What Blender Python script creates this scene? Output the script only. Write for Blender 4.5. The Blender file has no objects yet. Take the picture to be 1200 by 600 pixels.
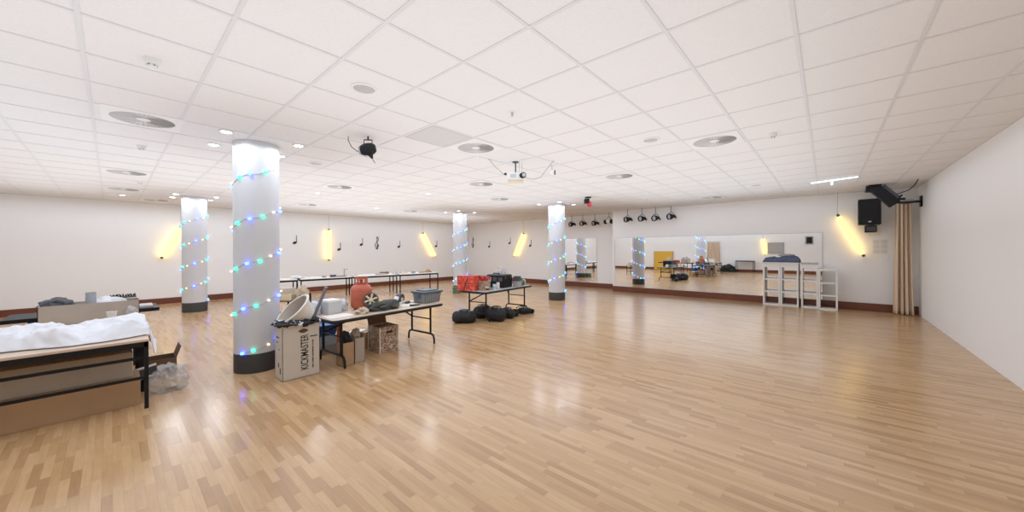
import bpy, bmesh, math, random
from math import sin, cos, pi, radians, atan2, sqrt
from mathutils import Vector, Matrix, Euler, noise

random.seed(7)
scn = bpy.context.scene
COL = scn.collection
H = 2.936                      # ceiling height
XL, XR, YM, YN, YB = -14.63, 1.58, 12.31, 12.95, -3.2   # left wall, right wall, mirror wall, its recess, back wall
XS = -5.93                     # step in the mirror wall

# ------------------------------------------------------------------ camera
cd = bpy.data.cameras.new('camera')
cam = bpy.data.objects.new('camera', cd)
COL.objects.link(cam)
cd.sensor_width = 36.0
cd.lens = 416.085 * 36.0 / 1200.0
cd.shift_y = -(300.0 - 292.869) / 1200.0
cd.clip_start = 0.05
cam.matrix_world = (Matrix.Translation((0, 0, 1.5375)) @ Matrix.Rotation(radians(41.551), 4, 'Z')
                    @ Matrix.Rotation(radians(90), 4, 'X') @ Matrix.Rotation(radians(-0.2835), 4, 'Z'))
scn.camera = cam

# ------------------------------------------------------------------ render look and light
scn.view_settings.view_transform = 'Standard'
scn.view_settings.look = 'None'
scn.view_settings.gamma = 1.0
scn.view_settings.use_curve_mapping = False
scn.view_settings.exposure = 0.05
cy = scn.cycles
cy.max_bounces = 10
cy.diffuse_bounces = 6
cy.glossy_bounces = 5
cy.transmission_bounces = 6
cy.transparent_max_bounces = 8
cy.sample_clamp_indirect = 10.0
cy.use_denoising = True
cy.caustics_reflective = False
cy.caustics_refractive = False

w = bpy.data.worlds.new('world'); scn.world = w; w.use_nodes = True
w.node_tree.nodes['Background'].inputs[0].default_value = (0.9, 0.93, 1.0, 1)
w.node_tree.nodes['Background'].inputs[1].default_value = 0.3

def area(name, loc, sx, sy, power, col, up):
    l = bpy.data.lights.new(name, 'AREA'); l.shape = 'RECTANGLE'; l.size = sx; l.size_y = sy
    l.energy = power; l.color = col
    o = bpy.data.objects.new(name, l); COL.objects.link(o); o.location = loc
    if up: o.rotation_euler = (pi, 0, 0)
    return o
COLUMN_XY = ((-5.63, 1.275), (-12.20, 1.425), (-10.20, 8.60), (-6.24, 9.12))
UP_L, DOWN_L = 0.72, 0.50          # radiance of the added unseen fill panels, upward and downward
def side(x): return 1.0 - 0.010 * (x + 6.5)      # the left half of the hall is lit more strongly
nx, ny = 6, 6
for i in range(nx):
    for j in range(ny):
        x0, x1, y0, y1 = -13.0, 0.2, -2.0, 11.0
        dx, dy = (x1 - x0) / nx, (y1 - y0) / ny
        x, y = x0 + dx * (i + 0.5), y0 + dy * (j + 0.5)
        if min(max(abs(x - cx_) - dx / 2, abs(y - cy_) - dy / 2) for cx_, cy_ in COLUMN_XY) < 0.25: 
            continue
        area('unseen_up_fill', (x, y, 1.80), dx, dy, pi * UP_L * side(x) * dx * dy, (0.84, 0.985, 1.13), True)  # added fill light facing up; the hall has no such lamp
nx, ny = 4, 4
for i in range(nx):
    for j in range(ny):
        x0, x1, y0, y1 = XL + 0.3, XR - 0.3, YB + 0.3, YM - 0.3
        dx, dy = (x1 - x0) / nx, (y1 - y0) / ny
        x, y = x0 + dx * (i + 0.5), y0 + dy * (j + 0.5)
        area('unseen_down_fill', (x, y, H - 0.07), dx, dy, pi * DOWN_L * (1.0 - 0.11 * max(0.0, x + 3.5)) * dx * dy, (0.83, 0.99, 1.18), False)  # added soft fill just below the tiles, no fixture there

# ------------------------------------------------------------------ materials
MATS = {}
def mat(name, col, rough=0.5, metal=0.0, bump=0.0, bscale=40.0, var=0.0, vscale=6.0, emit=None, estr=0.0, trans=0.0, alpha=1.0, coat=0.0, spec=0.5):
    m = bpy.data.materials.new(name); m.use_nodes = True
    nt = m.node_tree; N = nt.nodes; L = nt.links
    b = N['Principled BSDF']
    b.inputs['Base Color'].default_value = (*col, 1)
    b.inputs['Roughness'].default_value = rough
    b.inputs['Metallic'].default_value = metal
    b.inputs['Specular IOR Level'].default_value = spec
    if trans: b.inputs['Transmission Weight'].default_value = trans
    if alpha < 1: b.inputs['Alpha'].default_value = alpha
    if coat: b.inputs['Coat Weight'].default_value = coat
    if emit:
        b.inputs['Emission Color'].default_value = (*emit, 1)
        b.inputs['Emission Strength'].default_value = estr
    tc = N.new('ShaderNodeTexCoord')
    if var > 0:
        n = N.new('ShaderNodeTexNoise'); n.inputs['Scale'].default_value = vscale; n.inputs['Detail'].default_value = 4
        L.new(tc.outputs['Object'], n.inputs['Vector'])
        mx = N.new('ShaderNodeMix'); mx.data_type = 'RGBA'
        mx.inputs[6].default_value = (*[c * (1 - var) for c in col], 1)
        mx.inputs[7].default_value = (*[min(1, c * (1 + var)) for c in col], 1)
        L.new(n.outputs['Fac'], mx.inputs[0]); L.new(mx.outputs[2], b.inputs['Base Color'])
    if bump > 0:
        n2 = N.new('ShaderNodeTexNoise'); n2.inputs['Scale'].default_value = bscale; n2.inputs['Detail'].default_value = 3
        L.new(tc.outputs['Object'], n2.inputs['Vector'])
        bp = N.new('ShaderNodeBump'); bp.inputs['Strength'].default_value = bump; bp.inputs['Distance'].default_value = 0.01
        L.new(n2.outputs['Fac'], bp.inputs['Height']); L.new(bp.outputs['Normal'], b.inputs['Normal'])
    MATS[name] = m
    return m

def floor_material():
    m = bpy.data.materials.new('beech_parquet'); m.use_nodes = True
    nt = m.node_tree; N = nt.nodes; L = nt.links; b = N['Principled BSDF']
    tc = N.new('ShaderNodeTexCoord'); sp = N.new('ShaderNodeSeparateXYZ'); L.new(tc.outputs['Object'], sp.inputs[0])
    def mth(op, a, c=None, v=None):
        n = N.new('ShaderNodeMath'); n.operation = op
        L.new(a, n.inputs[0])
        if c is not None: L.new(c, n.inputs[1])
        if v is not None: n.inputs[1].default_value = v
        return n.outputs[0]
    row_f = mth('DIVIDE', sp.outputs['Y'], v=0.047)
    row = mth('FLOOR', row_f)
    wn = N.new('ShaderNodeTexWhiteNoise'); wn.noise_dimensions = '1D'; L.new(row, wn.inputs['W'])
    off = mth('MULTIPLY', wn.outputs['Value'], v=3.0)
    xs = mth('DIVIDE', sp.outputs['X'], v=0.40)
    xo = mth('ADD', xs, off)
    colm = mth('FLOOR', xo)
    cmb = N.new('ShaderNodeCombineXYZ'); L.new(row, cmb.inputs[0]); L.new(colm, cmb.inputs[1])
    wn2 = N.new('ShaderNodeTexWhiteNoise'); wn2.noise_dimensions = '2D'; L.new(cmb.outputs[0], wn2.inputs['Vector'])
    cr = N.new('ShaderNodeValToRGB'); e = cr.color_ramp.elements
    e[0].position = 0.0; e[0].color = (0.425, 0.248, 0.118, 1)
    e[1].position = 1.0; e[1].color = (0.595, 0.384, 0.203, 1)
    e2 = cr.color_ramp.elements.new(0.3); e2.color = (0.51, 0.312, 0.154, 1)
    e3 = cr.color_ramp.elements.new(0.75); e3.color = (0.565, 0.361, 0.185, 1)
    L.new(wn2.outputs['Value'], cr.inputs[0])
    # grain stretched along the strips
    mp = N.new('ShaderNodeMapping'); mp.inputs['Scale'].default_value = (5, 60, 5)
    add = N.new('ShaderNodeVectorMath'); add.operation = 'ADD'
    L.new(tc.outputs['Object'], add.inputs[0]); L.new(wn2.outputs['Color'], add.inputs[1]); L.new(add.outputs[0], mp.inputs[0])
    ns = N.new('ShaderNodeTexNoise'); ns.inputs['Scale'].default_value = 1.0; ns.inputs['Detail'].default_value = 5
    L.new(mp.outputs[0], ns.inputs['Vector'])
    mx = N.new('ShaderNodeMix'); mx.data_type = 'RGBA'; mx.blend_type = 'MULTIPLY'; mx.inputs[0].default_value = 0.35
    gr = N.new('ShaderNodeValToRGB'); gr.color_ramp.elements[0].position = 0.3; gr.color_ramp.elements[0].color = (0.72, 0.66, 0.6, 1)
    gr.color_ramp.elements[1].position = 0.65; gr.color_ramp.elements[1].color = (1, 1, 1, 1)
    L.new(ns.outputs['Fac'], gr.inputs[0]); L.new(cr.outputs[0], mx.inputs[6]); L.new(gr.outputs[0], mx.inputs[7])
    # seams
    fy = mth('FRACT', row_f); fx = mth('FRACT', xo)
    ly = mth('LESS_THAN', fy, v=0.03); lx = mth('LESS_THAN', fx, v=0.006)
    sm = mth('MAXIMUM', ly, lx)
    mx2 = N.new('ShaderNodeMix'); mx2.data_type = 'RGBA'; mx2.blend_type = 'MULTIPLY'
    s2 = mth('MULTIPLY', sm, v=0.30); L.new(s2, mx2.inputs[0])
    L.new(mx.outputs[2], mx2.inputs[6]); mx2.inputs[7].default_value = (0.35, 0.25, 0.17, 1)
    L.new(mx2.outputs[2], b.inputs['Base Color'])
    rn = N.new('ShaderNodeTexNoise'); rn.inputs['Scale'].default_value = 1.4; L.new(tc.outputs['Object'], rn.inputs['Vector'])
    mr = N.new('ShaderNodeMapRange'); mr.inputs['To Min'].default_value = 0.17; mr.inputs['To Max'].default_value = 0.235
    L.new(rn.outputs['Fac'], mr.inputs['Value']); L.new(mr.outputs[0], b.inputs['Roughness'])
    b.inputs['Specular IOR Level'].default_value = 0.48
    return m

def speckle_material(name, col, dark, scale):
    m = bpy.data.materials.new(name); m.use_nodes = True
    nt = m.node_tree; N = nt.nodes; L = nt.links; b = N['Principled BSDF']
    tc = N.new('ShaderNodeTexCoord')
    n = N.new('ShaderNodeTexNoise'); n.inputs['Scale'].default_value = scale; n.inputs['Detail'].default_value = 6; n.inputs['Roughness'].default_value = 0.75
    L.new(tc.outputs['Object'], n.inputs['Vector'])
    cr = N.new('ShaderNodeValToRGB'); cr.color_ramp.elements[0].position = 0.32; cr.color_ramp.elements[0].color = (*dark, 1)
    cr.color_ramp.elements[1].position = 0.58; cr.color_ramp.elements[1].color = (*col, 1)
    L.new(n.outputs['Fac'], cr.inputs[0]); L.new(cr.outputs[0], b.inputs['Base Color'])
    b.inputs['Roughness'].default_value = 0.9; b.inputs['Specular IOR Level'].default_value = 0.1
    return m

def print_material(name, c1, c2, c3, scale):
    m = bpy.data.materials.new(name); m.use_nodes = True
    nt = m.node_tree; N = nt.nodes; L = nt.links; b = N['Principled BSDF']
    tc = N.new('ShaderNodeTexCoord')
    v = N.new('ShaderNodeTexVoronoi'); v.inputs['Scale'].default_value = scale; L.new(tc.outputs['Object'], v.inputs['Vector'])
    cr = N.new('ShaderNodeValToRGB'); cr.color_ramp.interpolation = 'CONSTANT'
    e = cr.color_ramp.elements; e[0].color = (*c1, 1); e[1].position = 0.38; e[1].color = (*c2, 1)
    e3 = e.new(0.7); e3.color = (*c3, 1)
    sx = N.new('ShaderNodeSeparateColor'); L.new(v.outputs['Color'], sx.inputs[0]); L.new(sx.outputs[0], cr.inputs[0])
    L.new(cr.outputs[0], b.inputs['Base Color']); b.inputs['Roughness'].default_value = 0.55
    return m

M_floor = floor_material()
M_wall = mat('white_wall_paint', (0.90, 0.89, 0.885), 0.75, bump=0.06, bscale=60, spec=0.2)
M_tile = speckle_material('mineral_ceiling_tile', (0.845, 0.82, 0.805), (0.79, 0.765, 0.75), 90)
M_bar = mat('ceiling_grid_paint', (0.73, 0.715, 0.71), 0.5)
M_dtile = speckle_material('grey_ceiling_tile', (0.70, 0.68, 0.67), (0.62, 0.60, 0.59), 90)
M_skirt = mat('mahogany_skirting', (0.165, 0.052, 0.026), 0.35, var=0.25, vscale=5)
M_colpaint = mat('column_paint', (0.62, 0.63, 0.66), 0.5, bump=0.04, bscale=50)
M_colbase = mat('column_base_vinyl', (0.040, 0.038, 0.036), 0.5, var=0.2)
M_white = mat('white_plastic', (0.82, 0.81, 0.79), 0.4)
M_whitem = mat('white_powder_metal', (0.83, 0.81, 0.79), 0.45)
M_black = mat('black_metal', (0.007, 0.007, 0.008), 0.5, spec=0.3)
M_blackp = mat('black_plastic', (0.010, 0.010, 0.011), 0.6, spec=0.3)
M_blackf = mat('black_nylon', (0.014, 0.015, 0.017), 0.75, bump=0.5, bscale=25)
M_dark = mat('painted_vent_shade', (0.012, 0.012, 0.012), 0.9, spec=0.1)  # shade inside the vents put into the colour
M_grey = mat('grey_plastic', (0.33, 0.34, 0.36), 0.5)
M_dgrey = mat('dark_grey_plastic', (0.075, 0.075, 0.088), 0.55)
M_lens = mat('grey_lens', (0.52, 0.52, 0.54), 0.15)
M_steel = mat('brushed_steel', (0.55, 0.55, 0.56), 0.3, metal=1.0)
M_glass = mat('mirror_silver', (0.92, 0.93, 0.925), 0.012, metal=1.0)
M_kraft = mat('kraft_cardboard', (0.40, 0.255, 0.14), 0.8, var=0.12, vscale=8)
M_kraftd = mat('dark_cardboard', (0.165, 0.095, 0.055), 0.8, var=0.15, vscale=8)
M_kraftg = mat('grey_cardboard', (0.42, 0.355, 0.29), 0.85, var=0.12, vscale=6)
M_carton = mat('white_carton', (0.55, 0.50, 0.435), 0.7, var=0.04)
M_ink = mat('black_ink', (0.02, 0.018, 0.017), 0.6)
M_brownink = mat('brown_ink', (0.10, 0.045, 0.025), 0.6)
M_wood = mat('light_laminate', (0.62, 0.48, 0.37), 0.35, var=0.08, vscale=9)
M_greytop = mat('grey_laminate', (0.42, 0.41, 0.40), 0.4, var=0.05)
M_cloth = mat('white_cloth', (0.74, 0.74, 0.77), 0.85, bump=0.4, bscale=9)
M_curtain = mat('beige_curtain', (0.78, 0.64, 0.50), 0.85, bump=0.1, bscale=80)
M_duvet = mat('navy_blue_fabric', (0.085, 0.11, 0.19), 0.8, bump=0.4, bscale=14)
M_red = mat('red_orange_paint', (0.50, 0.125, 0.070), 0.5, var=0.35, vscale=9)
M_redbox = print_material('red_printed_board', (0.70, 0.075, 0.045), (0.80, 0.14, 0.09), (0.55, 0.05, 0.04), 22)
M_redt = mat('red_tin', (0.62, 0.035, 0.04), 0.35)
M_cream = mat('cream_plastic', (0.74, 0.64, 0.44), 0.5)
M_tan = mat('tan_sack', (0.50, 0.42, 0.31), 0.85, bump=0.5, bscale=20)
M_news = print_material('printed_brown_carton', (0.36, 0.24, 0.155), (0.60, 0.51, 0.42), (0.20, 0.12, 0.08), 70)
M_paper = mat('white_paper', (0.82, 0.80, 0.77), 0.8)
M_bluep = mat('blue_plastic', (0.012, 0.085, 0.33), 0.4)
M_skyp = mat('pale_blue_plastic', (0.40, 0.52, 0.66), 0.4)
M_clear = mat('clear_plastic_film', (0.66, 0.66, 0.66), 0.2, bump=0.6, bscale=18, alpha=0.38)
M_yellow = mat('yellow_board', (0.72, 0.42, 0.05), 0.6)
M_greenp = mat('green_plastic', (0.10, 0.16, 0.11), 0.6)
M_crate = mat('translucent_grey_crate', (0.20, 0.225, 0.25), 0.35)
M_lid = mat('slate_blue_lid', (0.085, 0.115, 0.155), 0.4)
M_skin = mat('orange_cloth', (0.42, 0.14, 0.06), 0.8)
M_oldpole = mat('grey_painted_pole', (0.13, 0.125, 0.14), 0.5)
M_tube = mat('yellow_light_tube', (1.0, 0.8, 0.35), 0.4, emit=(1.0, 0.74, 0.30), estr=1.08)
M_led = mat('downlight_lens', (1, 1, 1), 0.4, emit=(1.0, 0.98, 0.95), estr=14.0)
M_cool = mat('cool_light_bar', (0.9, 0.95, 1), 0.4, emit=(0.62, 0.84, 1.0), estr=1.8)
M_bblue = mat('blue_bulb', (0.05, 0.08, 0.9), 0.3, emit=(0.03, 0.07, 1.0), estr=16.0)
M_bteal = mat('green_bulb', (0.05, 0.8, 0.55), 0.3, emit=(0.04, 0.85, 0.5), estr=4.0)
M_bwarm = mat('warm_bulb', (1.0, 0.8, 0.6), 0.3, emit=(1.0, 0.72, 0.5), estr=3.0)
M_wire = mat('pale_wire', (0.42, 0.50, 0.50), 0.5)

# ------------------------------------------------------------------ helpers
class MB:
    def __init__(s): s.bm = bmesh.new()
    def _xf(s, vs, m):
        bmesh.ops.transform(s.bm, matrix=m, verts=vs)
    def box(s, c, d, rz=0.0, rot=None):
        r = bmesh.ops.create_cube(s.bm, size=1.0)
        R = rot.to_matrix().to_4x4() if rot is not None else Matrix.Rotation(rz, 4, 'Z')
        s._xf(r['verts'], Matrix.Translation(c) @ R @ Matrix.Diagonal((*d, 1)))
        return s
    def cyl(s, p0, p1, r0, r1=None, n=16, cap=True):
        p0 = Vector(p0); p1 = Vector(p1); r1 = r0 if r1 is None else r1
        d = p1 - p0; q = d.to_track_quat('Z', 'Y')
        r = bmesh.ops.create_cone(s.bm, cap_ends=cap, cap_tris=False, segments=n, radius1=r0, radius2=r1, depth=d.length)
        s._xf(r['verts'], Matrix.Translation((p0 + p1) / 2) @ q.to_matrix().to_4x4())
        return s
    def sph(s, c, r, sub=2, sc=(1, 1, 1)):
        q = bmesh.ops.create_icosphere(s.bm, subdivisions=sub, radius=r)
        s._xf(q['verts'], Matrix.Translation(c) @ Matrix.Diagonal((*sc, 1)))
        return s
    def lathe(s, prof, c=(0, 0, 0), n=32, m=None):
        rings = []
        T = Matrix.Translation(c) if m is None else m
        for r, z in prof:
            rings.append([s.bm.verts.new(T @ Vector((r * cos(2 * pi * k / n), r * sin(2 * pi * k / n), z))) for k in range(n)])
        for a, b in zip(rings, rings[1:]):
            for k in range(n):
                s.bm.faces.new((a[k], a[(k + 1) % n], b[(k + 1) % n], b[k]))
        return s
    def tube(s, pts, r, n=8, closed=False):
        pts = [Vector(p) for p in pts]; rings = []; up = None
        for i, p in enumerate(pts):
            a = pts[i - 1] if i > 0 else (pts[-1] if closed else p)
            b = pts[i + 1] if i < len(pts) - 1 else (pts[0] if closed else p)
            t = (b - a).normalized()
            if up is None:
                up = Vector((0, 0, 1)) if abs(t.z) < 0.9 else Vector((1, 0, 0))
            sd = t.cross(up).normalized(); up = sd.cross(t).normalized()
            rr = r[i] if isinstance(r, (list, tuple)) else r
            rings.append([s.bm.verts.new(p + (sd * cos(2 * pi * k / n) + up * sin(2 * pi * k / n)) * rr) for k in range(n)])
        pr = list(zip(rings, rings[1:])) + ([(rings[-1], rings[0])] if closed else [])
        for a, b in pr:
            for k in range(n):
                s.bm.faces.new((a[k], a[(k + 1) % n], b[(k + 1) % n], b[k]))
        if not closed:
            s.bm.faces.new(rings[0][::-1]); s.bm.faces.new(rings[-1])
        return s
    def prism(s, pts, t, m=Matrix.Identity(4)):
        # outline in local XZ, thickness t along local Y
        f = [s.bm.verts.new(m @ Vector((x, -t / 2, z))) for x, z in pts]
        b = [s.bm.verts.new(m @ Vector((x, t / 2, z))) for x, z in pts]
        s.bm.faces.new(f); s.bm.faces.new(b[::-1]); k = len(pts)
        for i in range(k):
            s.bm.faces.new((f[(i + 1) % k], f[i], b[i], b[(i + 1) % k]))
        return s
    def lump(s, c, d, seed=0, amp=0.35, fr=2.2, sub=4, flat=True):
        q = bmesh.ops.create_icosphere(s.bm, subdivisions=sub, radius=1.0)
        o = Vector((seed * 7.3, seed * 3.1, seed * 1.7))
        for v in q['verts']:
            n = noise.fractal(v.co * fr + o, 1.0, 2.0, 4)
            k = 1 + amp * n
            p = v.co * k
            if flat: p.z = max(p.z, -0.55)
            v.co = Vector((c[0] + p.x * d[0] / 2, c[1] + p.y * d[1] / 2, c[2] + p.z * d[2] / 2))
        return s
    def sheet(s, fn, nu, nv):
        g = [[s.bm.verts.new(fn(i / nu, j / nv)) for j in range(nv + 1)] for i in range(nu + 1)]
        for i in range(nu):
            for j in range(nv):
                s.bm.faces.new((g[i][j], g[i + 1][j], g[i + 1][j + 1], g[i][j + 1]))
        return s
    def build(s, name, m, parent=None, smooth=True, bevel=0.0, solid=0.0, loc=None, label=None):
        bmesh.ops.recalc_face_normals(s.bm, faces=s.bm.faces[:])
        me = bpy.data.meshes.new(name); s.bm.to_mesh(me); s.bm.free()
        for q in (m if isinstance(m, (list, tuple)) else [m]): me.materials.append(q)
        o = bpy.data.objects.new(name, me); COL.objects.link(o)
        if smooth:
            me.polygons.foreach_set('use_smooth', [True] * len(me.polygons))
            try: me.set_sharp_from_angle(angle=radians(38))
            except Exception: pass
        if solid:
            md = o.modifiers.new('solid', 'SOLIDIFY'); md.thickness = solid; md.offset = 0
        if bevel:
            md = o.modifiers.new('bevel', 'BEVEL'); md.width = bevel; md.segments = 2; md.limit_method = 'ANGLE'
        if parent is not None: o.parent = parent
        if loc is not None: o.location = loc
        if label: o['label'] = label
        return o

def tag(o, label, cat, group=None):
    o['label'] = label; o['category'] = cat
    if group: o['group'] = group
    return o
def thing(name, label, cat, loc=(0, 0, 0), rz=0.0, group=None, rot=None):
    o = bpy.data.objects.new(name, None); COL.objects.link(o)
    o.empty_display_size = 0.1
    o.location = loc; o.rotation_euler = rot if rot is not None else (0, 0, rz)
    return tag(o, label, cat, group)
def struct(o):
    o['kind'] = 'structure'; return o
def dup(root, loc, rz=None, label=None, group=None):
    r = root.copy(); COL.objects.link(r); r.location = loc
    if rz is not None: r.rotation_euler = (0, 0, rz)
    if label: r['label'] = label
    if group: r['group'] = group
    for ch in list(root.children):
        c = ch.copy(); COL.objects.link(c); c.parent = r
        for g in list(ch.children):
            d = g.copy(); COL.objects.link(d); d.parent = c
    return r
def slab(name, c, d, m, bevel=0.0):
    return struct(MB().box(c, d).build(name, m, smooth=False, bevel=bevel))

# ------------------------------------------------------------------ room shell
slab('floor', ((XL + XR) / 2, (YB + YN) / 2, -0.05), (XR - XL + 0.4, YN - YB + 0.4, 0.1), M_floor)
slab('wall_left', (XL - 0.1, (YB + YN) / 2, H / 2), (0.2, YN - YB + 0.4, H), M_wall)
slab('wall_right', (XR + 0.1, (YB + YM) / 2, H / 2), (0.2, YM - YB + 0.2, H), M_wall)
slab('wall_back', ((XL + XR) / 2, YB - 0.1, H / 2), (XR - XL, 0.2, H), M_wall)
b = MB()   # far wall with a shallow step behind the recess
b.box(((XS + XR) / 2 + 0.1, YM + 0.5, H / 2), (XR - XS + 0.2, 1.0, H))
struct(b.build('wall_far', M_wall, smooth=False))
slab('wall_recess', ((XL + XS) / 2, YN + 0.15, H / 2), (XS - XL, 0.3, H), M_wall)

# suspended ceiling: tiles a little above a grid of T bars
GX, GY, S = 2.64555, 0.49724, 0.625
def cx(k): return -(GX + S / 2 + S * k)
def cyy(k): return GY + S / 2 + S * k
def snap(x, y):
    return cx(round((-x - GX - S / 2) / S)), cyy(round((y - GY - S / 2) / S))
b = MB()
b.box(((XL + XR) / 2, (YB + YN) / 2, H + 0.053), (XR - XL + 0.4, YN - YB + 0.4, 0.1))
struct(b.build('ceiling', M_tile, smooth=False))
b = MB()
for k in range(-7, 20):
    x = -(GX + S * k)
    if XL < x < XR: b.box((x, (YB + YN) / 2, H + 0.001), (0.024, YN - YB, 0.006))
for k in range(-6, 20):
    y = GY + S * k
    if YB < y < YN: b.box(((XL + XR) / 2, y, H + 0.0012), (XR - XL, 0.024, 0.0056))
struct(b.build('trim_1', M_bar, smooth=False))

# baseboards
slab('baseboard_left', (XL + 0.012, (YB + YN) / 2, 0.085), (0.024, YN - YB, 0.17), M_skirt, 0.004)
slab('baseboard_far', ((XS + XR) / 2, YM - 0.012, 0.095), (XR - XS - 0.002, 0.024, 0.19), M_skirt, 0.004)
slab('baseboard_recess', ((XL + XS) / 2, YN - 0.012, 0.095), (XS - XL, 0.024, 0.19), M_skirt, 0.004)
slab('baseboard_back', ((XL + XR) / 2, YB + 0.012, 0.085), (XR - XL, 0.024, 0.17), M_skirt, 0.004)

# ------------------------------------------------------------------ mirrors
def mirror(name, label, x0, x1, y, z0, z1):
    t = thing(name, label, 'mirror', ((x0 + x1) / 2, y, z0))
    wd, hh = x1 - x0, z1 - z0
    MB().box((0, -0.006, hh / 2), (wd, 0.008, hh)).build('glass', M_glass, t, smooth=False)
    f = MB()
    for sx in (-1, 1): f.box((sx * (wd / 2 + 0.006), -0.008, hh / 2), (0.012, 0.014, hh + 0.02))
    for z in (-0.006, hh + 0.006): f.box((0, -0.008, z), (wd + 0.024, 0.014, 0.012))
    f.build('frame', M_steel, t, smooth=False)
    return t
mirror('wall_mirror', 'long wide mirror running behind the white shelf units', -5.83, -0.09, YM, 0.20, 1.945)
mirror('wall_mirror', 'short mirror in the recess beside the pillar with string lights', -8.42, -6.93, YN, 0.20, 2.0)

# ------------------------------------------------------------------ columns with their string lights and downlights
COLS = [(-5.63, 1.275, 'thick white column nearest the camera, beside the open carton'),
        (-12.20, 1.425, 'white column on the far left in front of the left wall'),
        (-10.20, 8.60, 'small white column behind the table with the red box'),
        (-6.24, 9.12, 'white column standing in front of the recess mirror')]
shaft_me = base_me = None
col0 = None
for x, y, lab in COLS:
    if col0 is None:
        col0 = thing('column', lab, 'column', (x, y, 0), group='round white columns')
        MB().lathe([(0.0, 0.24), (0.25, 0.24), (0.25, H), (0.0, H)], n=64).build('shaft', M_colpaint, col0)
        MB().lathe([(0.0, 0.0), (0.2525, 0.0), (0.2525, 0.235), (0.2505, 0.2405), (0.0, 0.2405)], n=64).build('base_band', M_colbase, col0, label='dark grey base band')
    else:
        dup(col0, (x, y, 0), 0, lab)

def string_lights(x, y, phase, label, pitch=0.555, per=12):
    t = thing('string_lights', label, 'string lights', (x, y, 0.0), group='coloured string lights on the columns')
    z0, z1 = 0.22, 2.62
    R = 0.2545
    turns = (z1 - z0) / pitch
    n = int(turns * 40); pts = []
    for i in range(n + 1):
        a = phase + 2 * pi * turns * i / n
        z = z0 + (z1 - z0) * i / n + 0.012 * sin(a * 5.0 + phase)
        if z < 0.262: rr = R + 0.003
        else: rr = R
        pts.append((rr * cos(a), rr * sin(a), max(z, 0.25)))
    MB().tube(pts, 0.0035, 6).build('wire', M_wire, t)
    nb = int(turns * per); rnd = random.Random(int(phase * 100) + 3)
    pal = [M_bblue, M_bteal, M_bwarm, M_bblue, M_bwarm, M_bteal]
    meshes = []
    for mm in (M_bblue, M_bteal, M_bwarm):
        o = MB().sph((0, 0, 0), 0.023 if mm is not M_bwarm else 0.014, 2, (1, 1, 0.85)).build('bulb', mm, t)
        meshes.append(o)
    used = [False] * 3
    for k in range(nb):
        i = (k + 0.5) / nb
        a = phase + 2 * pi * turns * i + rnd.uniform(-0.06, 0.06)
        z = max(z0 + (z1 - z0) * i + 0.012 * sin(a * 5.0 + phase), 0.262)
        mm = pal[k % 6]; q = (M_bblue, M_bteal, M_bwarm).index(mm)
        if not used[q]: o = meshes[q]; used[q] = True
        else: o = meshes[q].copy(); COL.objects.link(o); o.parent = t
        o.location = ((R + 0.012) * cos(a), (R + 0.012) * sin(a), z)
        o['label'] = ('blue bulb', 'green bulb', 'warm white bulb')[q]
string_lights(-5.63, 1.275, -1.15, 'coloured string lights wound around the thick column nearest the camera')
string_lights(-12.20, 1.425, 1.0, 'coloured string lights wound around the white column on the far left')
string_lights(-10.20, 8.60, 2.0, 'coloured string lights wound around the small column behind the red box')
string_lights(-6.24, 9.12, 0.0, 'coloured string lights wound around the column by the recess mirror')

def downlight_proto():
    t = thing('downlight', 'x', 'light', (0, 0, H), group='recessed downlights')
    MB().lathe([(0.0, 0.004), (0.049, 0.004), (0.049, -0.004), (0.066, -0.009), (0.072, -0.003), (0.072, 0.0)], n=24).build('trim_ring', M_whitem, t)
    MB().lathe([(0.0, -0.007), (0.046, -0.006), (0.048, -0.003)], n=20).build('lens', M_led, t)
    l = bpy.data.lights.new('downlight_beam', 'SPOT'); l.energy = 10; l.spot_size = radians(178); l.spot_blend = 0.25
    l.shadow_soft_size = 0.035; l.color = (0.92, 0.985, 1.05)
    o = bpy.data.objects.new('beam', l); COL.objects.link(o); o.parent = t; o.location = (0, 0, -0.02)
    return t
DL = None
WH = {(-1, -1): 'on its near side', (1, -1): 'on its near right side', (-1, 1): 'on its far left side', (1, 1): 'on its far side'}
CN = ['the thick column nearest the camera', 'the far left column', 'the small column behind the red box', 'the recess mirror column']
def place_down(x, y, lab):
    global DL
    if DL is None: DL = downlight_proto(); o = DL; o.location = (x, y, H); o['label'] = lab
    else: dup(DL, (x, y, H), 0, lab)
for (x, y, _), cn in zip(COLS, CN):
    for sx in (-1, 1):
        for sy in (-1, 1):
            place_down(x + sx * 0.38, y + sy * 0.38, 'round downlight beside ' + cn + ' ' + WH[(sx, sy)])
for x, y, lab in ((-9.16, 3.59, 'small round downlight in the ceiling before the long tables'),
                  (-7.51, 5.33, 'small round downlight in the ceiling above the middle of the hall'),
                  (-11.13, 5.63, 'small round downlight in the ceiling above the long tables'),
                  (-12.78, -0.10, 'small round downlight in the ceiling near the left edge of the photo')):
    X, Y = snap(x, y); place_down(X, Y, lab)

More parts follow.
